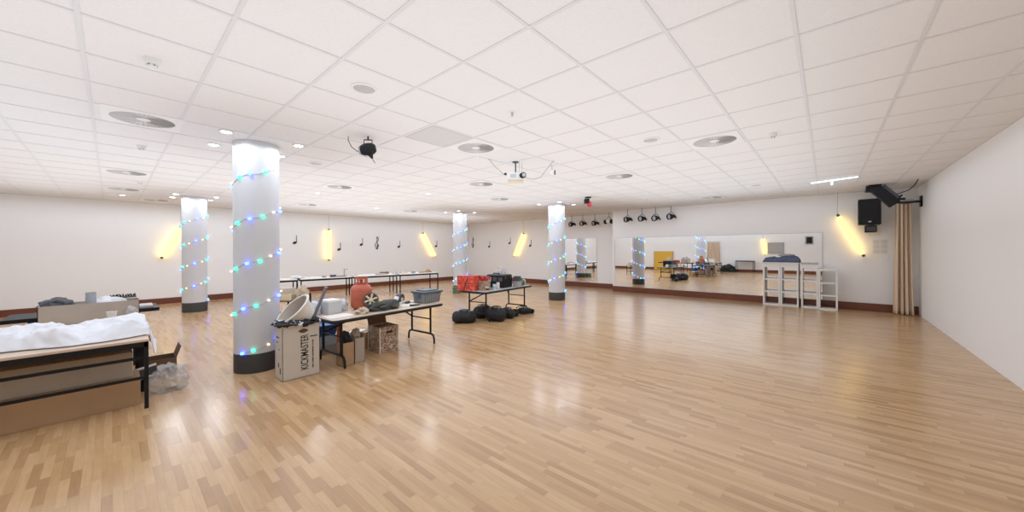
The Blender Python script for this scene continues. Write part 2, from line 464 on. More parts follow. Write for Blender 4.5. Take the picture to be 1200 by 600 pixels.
# ------------------------------------------------------------------ swirl diffusers
def vent_proto():
    t = thing('ceiling_vent', 'x', 'vent', (0, 0, H), group='round swirl ceiling vents')
    p = MB()
    n = 64; ro, ri = 0.295, 0.245
    # square plate with a round hole
    sq = []; rd = []; 
    for k in range(n):
        a = 2 * pi * k / n; c, s_ = cos(a), sin(a); q = 0.297 / max(abs(c), abs(s_))
        sq.append(p.bm.verts.new((c * q, s_ * q, -0.005))); rd.append(p.bm.verts.new((c * ri, s_ * ri, -0.009)))
    up_ = [p.bm.verts.new((v.co.x, v.co.y, 0.012)) for v in sq]
    dn = [p.bm.verts.new((v.co.x, v.co.y, 0.008)) for v in rd]
    for k in range(n):
        j = (k + 1) % n
        p.bm.faces.new((sq[k], sq[j], rd[j], rd[k])); p.bm.faces.new((up_[k], up_[j], sq[j], sq[k])); p.bm.faces.new((rd[k], rd[j], dn[j], dn[k]))
    p.build('frame', M_whitem, t)
    MB().lathe([(0.0, 0.0095), (0.246, 0.0095)], n=48).build('shade_disc', M_dark, t, label='near black disc painting the shade behind the blades')  # shallow near-black disc stands in for the shaded depth of the vent
    bl = MB(); nb = 34
    for k in range(nb):
        a = 2 * pi * k / nb
        for_r = (0.052, 0.243)
        c = Vector((cos(a), sin(a), 0)); d = Vector((-sin(a), cos(a), 0))
        def wv(r, s): 
            wd = r * 2 * pi / nb * 0.29
            return c * r + d * wd * s + Vector((0, 0, 0.001 + 0.0095 * s if r > 0.1 else 0.001 + 0.004 * s))
        f = [bl.bm.verts.new(wv(for_r[0], -1)), bl.bm.verts.new(wv(for_r[1], -1)), bl.bm.verts.new(wv(for_r[1], 1)), bl.bm.verts.new(wv(for_r[0], 1))]
        bl.bm.faces.new(f)
    bl.build('blades', mat('vent_blade_grey', (0.58, 0.57, 0.565), 0.5), t, smooth=False, solid=0.0015)
    MB().lathe([(0.0, -0.010), (0.042, -0.009), (0.056, -0.004), (0.056, 0.006)], n=32).build('hub', M_whitem, t)
    return t
VT = vent_proto(); first = True
for x, y, lab in ((-5.4, 0.23, 'large swirl vent near the upper left corner of the photo'),
                  (-8.99, 0.31, 'swirl vent in front of the left column, second from the photo\'s left edge'),
                  (-12.02, -0.03, 'thin looking swirl vent cut by the left edge of the photo'),
                  (-13.3, 0.52, 'farthest swirl vent left of the far left column'),
                  (-7.91, 3.31, 'swirl vent just right of the near column\'s top'),
                  (-11.78, 3.66, 'far swirl vent close to the left wall behind the near column'),
                  (-3.57, 3.26, 'big swirl vent beside the grey ceiling tile in the middle'),
                  (-5.66, 5.28, 'swirl vent left of and beyond the hanging projector'),
                  (-6.96, 7.01, 'swirl vent behind the projector near the small column'),
                  (-3.01, 6.45, 'swirl vent right of the projector'),
                  (-1.05, 5.16, 'big swirl vent on the right half beside a smoke detector'),
                  (-2.51, 10.58, 'swirl vent on the right close to the mirror wall'),
                  (-11.46, 12.3, 'far swirl vent by the recess wall above the treble clef'),
                  (-10.92, 7.06, 'far swirl vent left of the small column\'s top')):
    X, Y = snap(x, y) if not first else (x, y)
    if first: VT.location = (X, Y, H); VT['label'] = lab; first = False
    else: dup(VT, (X, Y, H), 0, lab)

# grey replacement tile
X, Y = snap(-3.55, 2.65)
t = thing('ceiling_panel', 'grey tinted ceiling tile beside the big middle swirl vent', 'tile', (X, Y, H))
MB().box((0, 0, 0.006), (0.598, 0.598, 0.007)).build('panel', M_dtile, t, smooth=False)
MB().box((0, 0, 0.001), (0.55, 0.55, 0.004)).build('inner_board', M_dtile, t, smooth=False)

# flush ceiling speakers
SPK = None
for x, y, lab in ((-2.98, 1.45, 'round flush ceiling speaker nearest the camera, above the effect lamp'),
                  (-6.11, 2.17, 'round flush ceiling speaker just right of the near column'),
                  (-1.68, 4.58, 'round flush ceiling speaker right of the middle'),
                  (-1.16, 9.42, 'round flush ceiling speaker near the mirror wall')):
    if SPK is None:
        SPK = thing('ceiling_speaker', lab, 'speaker', (x, y, H), group='flush ceiling speakers')
        MB().lathe([(0.0, -0.006), (0.083, -0.006), (0.088, -0.004)], n=40).build('grille', mat('speaker_grille', (0.55, 0.53, 0.52), 0.6, bump=0.5, bscale=250), SPK)
        MB().lathe([(0.085, -0.003), (0.090, -0.010), (0.104, -0.007), (0.108, 0.0), (0.106, 0.012)], n=40).build('trim_ring', M_whitem, SPK)
    else: dup(SPK, (x, y, H), 0, lab)

# smoke detectors and sensors
DT = None
for x, y, lab in ((-3.67, 0.20, 'white sensor on the ceiling in the upper left corner'),
                  (-0.49, 5.35, 'white smoke detector on the right beside the big swirl vent'),
                  (-6.77, 0.27, 'white sensor between the two swirl vents on the left'),
                  (-10.26, 0.38, 'small far sensor behind the second swirl vent on the left')):
    if DT is None:
        DT = thing('smoke_detector', lab, 'detector', (x, y, H), 0.4, group='white ceiling detectors')
        MB().lathe([(0.0, 0.006), (0.046, 0.006), (0.047, -0.018), (0.042, -0.034), (0.0, -0.036)], n=32).build('base', M_white, DT)
        MB().lathe([(0.026, -0.034), (0.030, -0.052), (0.022, -0.066), (0.0, -0.068)], n=28).build('head', M_white, DT)
        b = MB()
        for k in range(6):
            a = k * pi / 3; b.box((0.0285 * cos(a), 0.0285 * sin(a), -0.045), (0.004, 0.010, 0.006), a)
        b.build('slots', M_dgrey, DT, smooth=False)
    else: dup(DT, (x, y, H), 0.4, lab)
t = t_spr = thing('sprinkler_head', 'tiny white sprinkler in the ceiling above the middle of the hall', 'sprinkler', (-2.39, 2.71, H), group='sprinklers')
MB().lathe([(0.0, -0.004), (0.030, -0.006), (0.036, 0.0), (0.036, 0.010)], n=24).build('rosette', M_white, t)
MB().cyl((0, 0, 0), (0, 0, -0.035), 0.008, n=12).cyl((0, 0, -0.035), (0, 0, -0.038), 0.018, n=16).build('nozzle', M_steel, t)

# ------------------------------------------------------------------ wall lamps (yellow tubes)
TUBE_W = 1.1
def wall_lamp(p0, p1, n, label, rad=0.085):
    """tube from p0 (top) to p1 (bottom); n = direction off the wall"""
    p0 = Vector(p0); p1 = Vector(p1); n = Vector(n)
    t = thing('wall_lamp', label, 'lamp', p1, group='tilted yellow tube lamps on the walls')
    d = (p0 - p1); L = d.length; u = d.normalized()
    MB().cyl(u * 0.03, u * (L - 0.03), rad, n=24).build('light_tube', M_tube, t)
    for q, nm in ((u * 0.01, 'lower_cap'), (u * (L - 0.01), 'upper_cap')):
        MB().cyl(q - u * 0.04, q + u * 0.045, 0.030, n=14).build(nm, M_dgrey, t)
    MB().cyl(u * 0.01, u * 0.01 - n * 0.178, 0.010, n=8).cyl(u * (L - 0.01), u * (L - 0.01) - n * 0.178, 0.010, n=8).build('wall_bracket', M_dgrey, t)
    l = bpy.data.lights.new('tube_glow', 'AREA'); l.shape = 'RECTANGLE'; l.size = L - 0.1; l.size_y = 0.05
    l.energy = TUBE_W; l.color = (1.0, 0.66, 0.22)
    g = bpy.data.objects.new('glow', l); COL.objects.link(g); g.parent = t
    yv = n.cross(u)
    m = Matrix((u, yv, n)).transposed().to_4x4(); m.translation = u * (L / 2) - n * (rad + 0.01)
    g.matrix_local = m
    top = u * (L + 0.03)
    MB().cyl(top, (top.x, top.y, H - p1.z), 0.004, n=6).build('cable', M_grey, t)
    return t
E_ = 0.18
wall_lamp((XL + E_, 1.37, 2.27), (XL + E_, 0.97, 1.36), (1, 0, 0), 'yellow tube lamp tilted right on the left wall, partly behind the far left column')
wall_lamp((XL + E_, 5.60, 2.36), (XL + E_, 5.60, 1.18), (1, 0, 0), 'upright yellow tube lamp on the left wall between two music notes')
wall_lamp((XL + E_, 9.90, 2.36), (XL + E_, 10.58, 1.24), (1, 0, 0), 'yellow tube lamp leaning left on the left wall before the small column')
wall_lamp((-10.60, YN - E_, 2.30), (-11.16, YN - E_, 1.24), (0, -1, 0), 'yellow tube lamp leaning right on the recess wall')
wall_lamp((0.22, YM - E_, 2.36), (0.67, YM - E_, 1.36), (0, -1, 0), 'bright yellow tube lamp slanting down beside the black wall speaker', 0.05)
wall_lamp((-3.05, YB + E_, 2.20), (-2.95, YB + E_, 1.15), (0, 1, 0), 'yellow tube lamp on the wall behind the camera, seen in the long mirror')

# ------------------------------------------------------------------ music notes
def note_mesh():
    b = MB(); pts = []
    for k in range(24):
        a = 2 * pi * k / 24; c, s_ = 0.068 * cos(a), 0.046 * sin(a); r = radians(20)
        pts.append((c * cos(r) - s_ * sin(r) - 0.012, c * sin(r) + s_ * cos(r) - 0.11))
    b.prism(pts, 0.012)
    b.prism([(0.038, -0.10), (0.054, -0.10), (0.054, 0.165), (0.038, 0.165)], 0.012)
    return b
NT = None
def note(x, y, z, rz, lab):
    global NT
    if NT is None: NT = note_mesh().build('music_note', M_ink, smooth=False); tag(NT, lab, 'wall decoration', 'black music notes on the walls'); o = NT
    else: o = NT.copy(); COL.objects.link(o); o['label'] = lab
    o.location = (x, y, z); o.rotation_euler = (0, 0, rz)
RZL = -pi / 2 + pi   # facing +X
for y, z, lab in ((4.48, 1.95, 'black quarter note nearest the thick column, left of the upright lamp'), (6.06, 1.70, 'black quarter note right beside the upright yellow lamp'),
                  (6.97, 1.90, 'black quarter note just left of the left wall\'s treble clef'), (8.72, 1.82, 'black quarter note just right of the left wall\'s treble clef'),
                  (10.78, 1.85, 'black quarter note right of the lamp leaning left')):
    note(XL + 0.008, y, z, pi / 2, lab)
for x, z, lab in ((-13.04, 1.82, 'black quarter note right beside the treble clef of the recess wall'), (-11.62, 1.98, 'raised black quarter note left of the lamp leaning right'),
                  (-10.33, 1.84, 'black quarter note right of the lamp leaning right')):
    note(x, YN - 0.008, z, 0, lab)
def clef():
    P = [(0.01, .34), (.09, .38), (.125, .31), (.07, .235), (-.04, .225), (-.125, .29), (-.125, .41), (-.04, .53), (.06, .64), (.105, .76), (.085, .89), (.035, .95), (-.015, .86), (-.012, .74), (.02, .55), (.055, .33), (.075, .13), (.03, .045), (-.045, .06), (-.05, .12)]
    pts = []
    for i in range(len(P) - 1):
        p0, p1, p2, p3 = P[max(i - 1, 0)], P[i], P[i + 1], P[min(i + 2, len(P) - 1)]
        for k in range(6):
            u = k / 6
            q = [0.5 * ((2 * b_) + (-a + c) * u + (2 * a - 5 * b_ + 4 * c - d) * u * u + (-a + 3 * b_ - 3 * c + d) * u ** 3) for a, b_, c, d in zip(p0, p1, p2, p3)]
            pts.append((q[0] * 0.58, 0, (q[1] - 0.5) * 0.58))
    pts.append((P[-1][0] * 0.58, 0, (P[-1][1] - .5) * 0.58))
    n = len(pts)
    b = MB(); b.tube(pts, [0.009 + 0.010 * abs(sin(3.0 * pi * i / n)) for i in range(n)], 6)
    b.sph((-0.027, 0, -0.222), 0.028, 2)
    for v in b.bm.verts: v.co.y *= 0.45
    return b
o = clef().build('treble_clef', M_ink); o.location = (XL + 0.010, 7.65, 1.87); o.rotation_euler = (0, 0, pi / 2)
tag(o, 'black treble clef on the left wall above the long tables', 'wall decoration', 'black treble clefs')
o2 = o.copy(); COL.objects.link(o2); o2.location = (-14.30, YN - 0.010, 1.94); o2.rotation_euler = (0, 0, 0)
o2['label'] = 'black treble clef right of the small column, in the far corner'

# ------------------------------------------------------------------ stage lamps on the mirror wall
def can_proto():
    t = thing('stage_lamp', 'x', 'lamp', (0, 0, 0), group='row of black stage lamps above the mirrors')
    d = Vector((-0.45, -0.87, -0.12)).normalized()
    q = d.to_track_quat('Z', 'Y').to_matrix().to_4x4()
    MB().lathe([(0.0, -0.16), (0.045, -0.155), (0.055, -0.08), (0.088, -0.02), (0.100, 0.05), (0.100, 0.10), (0.092, 0.10), (0.090, 0.055)], n=8, m=q).build('housing', M_blackp, t, smooth=False)
    MB().lathe([(0.0, 0.072), (0.05, 0.070), (0.088, 0.058)], n=24, m=q).build('lens', M_lens, t, label='grey glass lens')
    b = MB(); sd = d.cross(Vector((0, 0, 1))).normalized()
    b.tube([sd * 0.112, sd * 0.112 + Vector((0, 0, 0.07)), sd * 0.08 + Vector((0, 0, 0.125)), sd * -0.08 + Vector((0, 0, 0.125)), sd * -0.112 + Vector((0, 0, 0.07)), sd * -0.112], 0.008, 6)
    b.build('yoke', M_black, t)
    MB().cyl((0, 0, 0.12), (0, 0, 0.36), 0.010, n=8).build('hanger', M_dgrey, t)
    MB().tube([tuple(d * -0.15), (0.10, 0.10, -0.05), (0.14, 0.10, -0.02)], 0.02, 8).build('tail', M_blackp, t)
    return t
CP = None
CL = [(-7.88, 12.62, 'stage lamp next to the string lit column, leftmost of the row'), (-7.36, 12.62, 'second stage lamp from the left, above the recess mirror'),
      (-6.82, 12.62, 'third stage lamp from the left, above the recess mirror'),
      (-5.24, 12.05, 'stage lamp directly right of the wall step'), (-4.73, 12.05, 'second stage lamp right of the wall step'),
      (-4.27, 12.05, 'third stage lamp right of the wall step'), (-3.78, 12.05, 'rightmost stage lamp of the row above the long mirror')]
for i, (x, y, lab) in enumerate(CL):
    z = 2.585 + 0.012 * math.sin(i * 2.3)
    if CP is None: CP = can_proto(); o = CP; o['label'] = lab
    else: o = dup(CP, (x, y, z), 0, lab)
    o.location = (x, y, z)
    o.rotation_euler = (0, 0, 0.12 * sin(i * 1.7))
t = thing('effect_lamp', 'double ended black lamp with a white middle at the wall step', 'lamp', (-6.24, 12.62, 2.62))
q = Matrix.Rotation(pi / 2, 4, 'Y')
MB().lathe([(0.0, -0.07), (0.075, -0.07), (0.08, 0.0), (0.075, 0.07), (0.0, 0.07)], n=20, m=q).build('body', M_white, t)
for s_, nm in ((-1, 'left_head'), (1, 'right_head')):
    MB().lathe([(0.0, 0.072), (0.07, 0.075), (0.085, 0.12), (0.085, 0.16), (0.05, 0.19), (0.0, 0.19)], n=16, m=Matrix.Rotation(s_ * radians(100), 4, 'Y')).build(nm, M_blackp, t)
MB().tube([(-0.08, 0, 0.05), (-0.06, 0, 0.14), (0.06, 0, 0.14), (0.08, 0, 0.05)], 0.008, 6).cyl((0, 0, 0.14), (0, 0, 0.314), 0.009, n=8).build('hanger', M_dgrey, t)

# ------------------------------------------------------------------ wall speaker, notice, right hand corner
t = thing('wall_speaker', 'black box loudspeaker on the wall above the yellow slanting lamp', 'speaker', (0.765, 12.04, 2.09))
MB().box((0, 0, 0.31), (0.38, 0.30, 0.61)).build('cabinet', M_blackp, t, smooth=False, bevel=0.012)
MB().box((0, -0.155, 0.33), (0.345, 0.014, 0.545)).build('grille', mat('black_speaker_cloth', (0.010, 0.010, 0.011), 0.8, bump=0.4, bscale=200), t, smooth=False, bevel=0.006)
MB().box((0, -0.163, 0.075), (0.05, 0.006, 0.028)).build('badge', M_steel, t, smooth=False, label='small silver badge')
MB().box((0, 0.21, 0.31), (0.12, 0.13, 0.14)).build('wall_bracket', M_black, t, smooth=False)
t = thing('control_box', 'small black box under the wall loudspeaker', 'box', (0.795, 12.16, 1.92))
MB().box((0, 0, 0.08), (0.20, 0.24, 0.16)).build('case', M_blackp, t, smooth=False, bevel=0.008)
MB().box((0, -0.123, 0.08), (0.16, 0.006, 0.11)).build('front_panel', M_dgrey, t, smooth=False)
MB().box((0, 0.132, 0.08), (0.1, 0.03, 0.1)).build('mount', M_black, t, smooth=False)

t = thing('notice', 'block of faint white paper notices left of the curtain', 'paper', (0.965, YM - 0.004, 1.40))
for r in range(3):
    for c in range(2):
        MB().box((-0.065 + 0.13 * c, 0, 0.055 + 0.115 * r), (0.122, 0.004, 0.107)).build('sheet', M_paper, t, smooth=False)
b = MB()
for r in range(3):
    for c in range(2):
        for k in range(5): b.box((-0.065 + 0.13 * c, -0.003, 0.02 + 0.115 * r + 0.018 * k), (0.095, 0.002, 0.003))
b.build('ruled_lines', M_grey, t, smooth=False)

def curtain(x0, x1, y, z0, z1, folds, amp, name, label, mtl, flare=0.05):
    t = thing(name, label, 'curtain', ((x0 + x1) / 2, y, z0))
    wd = x1 - x0
    def fn(u, v):
        k = wd * (0.84 + (flare / wd + 0.16) * (1 - v) ** 1.3)
        x = (u - 0.5) * k
        a = amp * (0.75 + 0.35 * (1 - v))
        yy = a * sin(2 * pi * folds * u + 0.4 * sin(3 * v)) + a * 0.35 * sin(2 * pi * folds * 2.3 * u + 1.0 + 2 * v)
        return Vector((x, yy, v * (z1 - z0)))
    MB().sheet(fn, int(folds * 14), 24).build('drape', mtl, t, solid=0.004)
    MB().cyl((-wd / 2 - 0.02, 0, z1 - z0 + 0.012), (wd / 2 + 0.02, 0, z1 - z0 + 0.012), 0.011, n=10).build('rail', M_steel, t)
    b = MB()
    for i in range(int(folds) + 1): b.cyl((-wd / 2 * 0.8 + wd * 0.8 * i / int(folds), -0.003, z1 - z0 - 0.02), (-wd / 2 * 0.8 + wd * 0.8 * i / int(folds), 0.003, z1 - z0 - 0.02), 0.018, n=12)
    b.build('hooks', M_steel, t)
    return t
curtain(1.16, 1.46, 12.02, 0.015, 2.62, 4, 0.055, 'curtain', 'long beige curtain hanging in the right corner', M_curtain, 0.03)

# arm with a black lamp box
t = thing('stage_light', 'black articulated lamp arm reaching from the right wall to the ceiling', 'lamp', (1.58, 11.75, 2.5))
O = Vector((1.58, 11.75, 2.5))
def P(x, y, z): return Vector((x, y, z)) - O
A0 = P(0.80, 11.2, 2.86); A1 = P(1.10, 11.2, 2.48)
d = (A1 - A0).normalized()
rot = Euler((0, atan2(-d.z, d.x), 0))
b = MB(); b.box((A0 + A1) / 2, (0.50, 0.24, 0.19), rot=rot); b.build('lamp_box', M_blackp, t, smooth=False, bevel=0.015)
b = MB(); b.box((A0 + A1) / 2 + Vector((0.075, 0, 0.085)), (0.36, 0.16, 0.09), rot=rot); b.build('vent_cover', M_dgrey, t, smooth=False, bevel=0.01)
b = MB(); b.box(P(0.77, 11.2, 2.84), (0.24, 0.22, 0.12), rot=Euler((0, 0.12, 0))); b.build('head', M_blackp, t, smooth=False, bevel=0.012)
b = MB(); b.box(P(0.66, 11.2, 2.86), (0.035, 0.20, 0.11), rot=Euler((0, 0.45, 0))); b.build('flap', M_grey, t, smooth=False)
b = MB(); b.tube([A1 + Vector((-0.03, 0, 0.05)), P(1.25, 11.4, 2.52), P(1.5, 11.75, 2.56), P(1.575, 11.85, 2.56)], 0.028, 10); b.build('arm', M_black, t)
b = MB(); b.box(P(1.565, 11.88, 2.57), (0.03, 0.16, 0.24)); b.build('wall_plate', M_black, t, smooth=False, bevel=0.006)
b = MB(); b.box(P(1.17, 11.2, 2.62), (0.03, 0.14, 0.12), rot=Euler((0, 0.6, 0))).box(P(1.21, 11.25, 2.59), (0.10, 0.06, 0.04)); b.build('clamp', M_black, t, smooth=False, bevel=0.005)
b = MB(); b.box(P(0.80, 11.2, 2.918), (0.20, 0.16, 0.03)); b.build('ceiling_mount', M_black, t, smooth=False)
pts = [P(1.05, 11.2, 2.70), P(1.16, 11.2, 2.705), P(1.30, 11.15, 2.76), P(1.37, 11.05, 2.84), P(1.40, 10.9, H - 0.004)]
MB().tube(pts, 0.009, 8).build('cable', M_black, t)

# linear emergency light
t = thing('emergency_light', 'glowing bluish white light bar on the ceiling near the right corner', 'light', (0.11, 9.66, H), radians(-20))
MB().box((0, 0, -0.006), (0.78, 0.055, 0.022)).build('housing', M_white, t, smooth=False, bevel=0.004)
MB().box((0, 0, -0.026), (0.74, 0.040, 0.018)).build('light_bar', M_cool, t, smooth=False, bevel=0.004)
MB().box((-0.03, 0, -0.075), (0.035, 0.012, 0.08)).build('indicator_plate', M_cool, t, smooth=False)

# ------------------------------------------------------------------ things hanging from the ceiling
t = thing('effect_projector', 'black effect lamp hanging from the ceiling with a loose cable', 'lamp', (-4.20, 2.09, H))
t.scale = (0.9, 0.9, 0.95)
q = Matrix.Rotation(radians(-15), 4, 'Z')
MB().lathe([(0.0, -0.11), (0.05, -0.105), (0.072, -0.06), (0.080, 0.0), (0.072, 0.065), (0.045, 0.10), (0.0, 0.105)], n=20,
           m=Matrix.Translation((0, 0, -0.165)) @ Matrix.Rotation(radians(48), 4, 'Z') @ Matrix.Rotation(radians(80), 4, 'Y')).build('housing', M_blackp, t)
MB().lathe([(0.0, -0.116), (0.052, -0.116), (0.056, -0.09), (0.050, -0.088)], n=20,
           m=Matrix.Translation((0, 0, -0.165)) @ Matrix.Rotation(radians(48), 4, 'Z') @ Matrix.Rotation(radians(80), 4, 'Y')).build('rear_plate', M_grey, t, label='pale grey rear plate')
MB().tube([(0.035, 0.04, -0.10), (0.035, 0.04, -0.045), (-0.035, -0.04, -0.045), (-0.035, -0.04, -0.10)], 0.008, 8).cyl((0, 0, -0.045), (0, 0, 0.0), 0.010, n=8).build('bracket', M_black, t)
MB().cyl((0.03, 0.02, -0.235), (0.045, 0.035, -0.285), 0.036, 0.012, 14).build('lower_cone', M_blackp, t)
MB().tube([(0.045, 0.035, -0.28), (0.055, 0.045, -0.31), (0.08, 0.06, -0.345)], 0.004, 6).build('pull_cord', M_black, t)
MB().tube([(-0.20, -0.18, 0.0), (-0.20, -0.18, -0.05), (-0.17, -0.15, -0.13), (-0.11, -0.10, -0.19), (-0.05, -0.05, -0.19)], 0.005, 6).build('cable', M_black, t)
MB().tube([(-0.05, -0.06, -0.19), (-0.06, -0.06, -0.235), (-0.01, -0.02, -0.262), (0.03, 0.02, -0.24)], 0.003, 6).build('safety_wire', M_grey, t)

dup(t_spr, (-3.73, 9.86, H), 0, 'tiny sprinkler in the ceiling just before the right end of the stage lamp row')
t = thing('projector', 'white video projector hanging from a ceiling pole with loose cables', 'projector', (-3.70, 4.27, H))
Rp = Matrix.Rotation(radians(41.5), 4, 'Z')
def rp(x, y, z): return Rp @ Vector((x, y, z))
MB().box((0, 0, -0.245), (0.28, 0.24, 0.115), radians(41.5)).build('body', M_white, t, smooth=False, bevel=0.014)
MB().cyl(rp(0.09, -0.09, -0.24), rp(0.125, -0.165, -0.24), 0.044, n=20).build('lens_barrel', M_blackp, t)
MB().cyl(rp(0.1255, -0.166, -0.24), rp(0.1265, -0.169, -0.24), 0.030, n=18).build('lens', M_lens, t)
b = MB()
for k in range(5): b.box(rp(-0.075 + 0.018 * k, -0.121, -0.245), (0.006, 0.004, 0.06), radians(41.5))
b.build('vent_slots', M_grey, t, smooth=False)
MB().box(rp(0.0, 0.0, -0.312), (0.25, 0.20, 0.022), radians(41.5)).build('warm_lit_underside', M_cream, t, smooth=False, bevel=0.004)  # cream colour paints the warm floor reflection on the projector's underside
MB().cyl((0, 0, -0.19), (0, 0, -0.012), 0.011, n=12).cyl((0, 0, -0.012), (0, 0, 0.0), 0.05, n=20).build('mount_pole', M_dgrey, t)
MB().box(rp(-0.15, -0.05, -0.20), (0.06, 0.03, 0.025), radians(41.5)).build('receiver', M_black, t, smooth=False)
MB().tube([(-0.18, -0.42, 0.0), (-0.16, -0.30, -0.10), (-0.13, -0.16, -0.19), (-0.09, -0.08, -0.23)], 0.0045, 6).build('cable', M_grey, t)
MB().tube([(0.09, 0.08, -0.24), (0.20, 0.20, -0.275), (0.30, 0.26, -0.25), (0.40, 0.30, -0.12), (0.50, 0.34, 0.0)], 0.0045, 6).build('cable', M_grey, t)
MB().cyl(rp(0.06, 0.0, -0.195), rp(0.06, 0.0, 0), 0.0025, n=6).cyl(rp(0.10, 0.02, -0.195), rp(0.10, 0.02, 0), 0.0025, n=6).build('safety_wire', M_grey, t)

t = thing('motion_sensor', 'small white and grey sensor hanging right of the projector', 'sensor', (-3.41, 4.86, H))
MB().cyl((0, 0, 0), (0, 0, -0.09), 0.005, n=8).build('stem', M_grey, t)
MB().box((0, 0, -0.115), (0.06, 0.05, 0.07), radians(40)).build('body', M_white, t, smooth=False, bevel=0.006)
MB().box((0.035, 0.03, -0.115), (0.02, 0.04, 0.07), radians(40)).build('side_clip', M_dgrey, t, smooth=False)

t = thing('ceiling_spotlight', 'small black and red lamp hanging right of the recess column', 'lamp', (-4.76, 8.44, H))
MB().box((0, 0, -0.012), (0.14, 0.14, 0.024), 0.7).build('ceiling_plate', M_black, t, smooth=False)
MB().cyl((0, 0, -0.02), (0, 0, -0.09), 0.014, n=10).build('stem', M_grey, t)
MB().box((-0.03, -0.02, -0.11), (0.13, 0.12, 0.12), 0.7).build('housing', M_blackp, t, smooth=False, bevel=0.01)
MB().lathe([(0.0, 0.0), (0.055, 0.0), (0.062, -0.10), (0.07, -0.135), (0.058, -0.135), (0.05, -0.02)], (0.02, 0.02, -0.115), 20).build('red_shade', M_redt, t, label='red shade')

# ------------------------------------------------------------------ white shelf units
def shelf_unit(x0, x1, yf, depth, hh, cells, top, label):
    t = thing('shelf_unit', label, 'shelf', ((x0 + x1) / 2, yf + depth / 2, 0), group='white open shelf units')
    wd = x1 - x0; th = 0.036
    for s_ in (-1, 1): MB().box((s_ * (wd / 2 - th / 2), 0, hh / 2), (th, depth, hh)).build('side_panel', M_white, t, smooth=False, bevel=0.002)
    MB().box((0, 0, th / 2), (wd - 2 * th, depth, th)).build('bottom_panel', M_white, t, smooth=False)
    inner = hh - th - top
    MB().box((0, 0, hh - top / 2), (wd - 2 * th, depth, top)).build('top_panel', M_white, t, smooth=False)
    for k in range(1, cells):
        MB().box((0, 0.004, th + inner * k / cells), (wd - 2 * th, depth - 0.008, 0.03)).build('shelf', M_white, t, smooth=False)
    return t
shelf_unit(-1.325, -0.945, 11.95, 0.32, 1.135, 3, 0.10, 'white open shelf unit on the left end under the navy duvet')
shelf_unit(-0.94, -0.555, 11.95, 0.32, 1.135, 3, 0.10, 'second white open shelf unit from the left, under the duvet\'s right end')
shelf_unit(-0.505, -0.165, 11.95, 0.32, 1.135, 3, 0.11, 'third white open shelf unit, directly left of the lowest one')
shelf_unit(-0.16, 0.20, 11.82, 0.30, 1.02, 3, 0.036, 'lower white shelf frame at the right end of the row')
o = MB().box((-0.94, 12.10, 1.151), (0.80, 0.34, 0.028)).build('cover_board', M_white, smooth=False, bevel=0.003); tag(o, 'white board lying across the two left shelf units', 'board')
o = MB().box((-0.335, 12.10, 1.147), (0.35, 0.33, 0.02)).build('cover_board', M_greytop, smooth=False, bevel=0.003); tag(o, 'thin grey board lying on the third shelf unit', 'board')
t = thing('duvet', 'crumpled navy blue duvet lying on the two left shelf units', 'bedding', (-0.93, 12.09, 1.165))
def dv(u, v):
    x = (u - 0.5) * 0.80; y = (v - 0.5) * 0.30
    e = min(1, 9 * u * (1 - u) * 1.2) ** 0.5 * min(1, 6 * v * (1 - v)) ** 0.5
    n = noise.fractal(Vector((x * 5, y * 6, 3.1)), 1, 2, 4)
    z = e * (0.13 + 0.08 * n + 0.06 * (sin(3.2 * u + 0.3) ** 2) * 0 + 0.07 * max(0, u - 0.45))
    return Vector((x, y, max(0.004, z)))
MB().sheet(dv, 60, 24).build('cover', M_duvet, t, solid=0.006)
MB().lump((0.10, 0.06, 0.19), (0.34, 0.16, 0.07), 5, 0.3).build('grey_lining', M_greytop, t, label='pale grey lining')

# ------------------------------------------------------------------ folding tables
def folding_table(loc, rz, L, W, zt, label, topm):
    t = thing('folding_table', label, 'table', loc, rz, group='black framed folding tables')
    pts = []; r = 0.06
    for sx, sy, a0 in ((1, 1, 0), (-1, 1, 90), (-1, -1, 180), (1, -1, 270)):
        for k in range(6):
            a = radians(a0 + 90 * k / 5); pts.append((sx * (W / 2 - r) + r * cos(a), sy * (L / 2 - r) + r * sin(a)))
    m = Matrix.Translation((0, 0, zt - 0.014)) @ Matrix.Rotation(radians(90), 4, 'X')
    MB().prism([(x, -y) for x, y in pts], 0.026, Matrix.Translation((0, 0, zt - 0.013)) @ Matrix.Rotation(radians(-90), 4, 'X') @ Matrix.Identity(4)).build('tabletop', topm, t, smooth=False)
    e = MB(); ring = [(x * 1.004, y * 1.004, zt - 0.022) for x, y in pts]; e.tube(ring, 0.022, 8, closed=True); e.build('edge_band', M_black, t)
    for s_ in (-1, 1):
        y = s_ * (L / 2 - 0.16); hw = 0.24
        for sx in (-1, 1):
            MB().cyl((sx * hw, y, zt - 0.03), (sx * hw, y, 0.16), 0.017, n=12).build('leg', M_black, t)
        b = MB(); b.tube([(-hw - 0.09, y, 0.012), (-hw - 0.085, y, 0.10), (-hw - 0.06, y, 0.15), (-hw, y, 0.165), (hw, y, 0.165), (hw + 0.06, y, 0.15), (hw + 0.085, y, 0.10), (hw + 0.09, y, 0.012)], 0.016, 10)
        b.build('foot_bar', M_black, t)
        b = MB(); b.tube([(-hw, y, zt - 0.25), (hw, y, zt - 0.25)], 0.011, 8)
        b.build('crossbar', M_black, t)
        b = MB(); b.cyl((-hw, y, zt - 0.25), (0, y - s_ * 0.42, zt - 0.035), 0.013, n=8); b.build('brace', M_black, t)
    return t
ZT = 0.655
folding_table((-5.07, 2.72, 0), radians(5.0), 1.82, 0.72, ZT, 'long folding table of clutter in the centre, beside the white carton', M_wood)
folding_table((-5.77, 6.02, 0), radians(6.0), 1.80, 0.70, ZT, 'folding table with the red box and black bags beneath it', M_greytop)

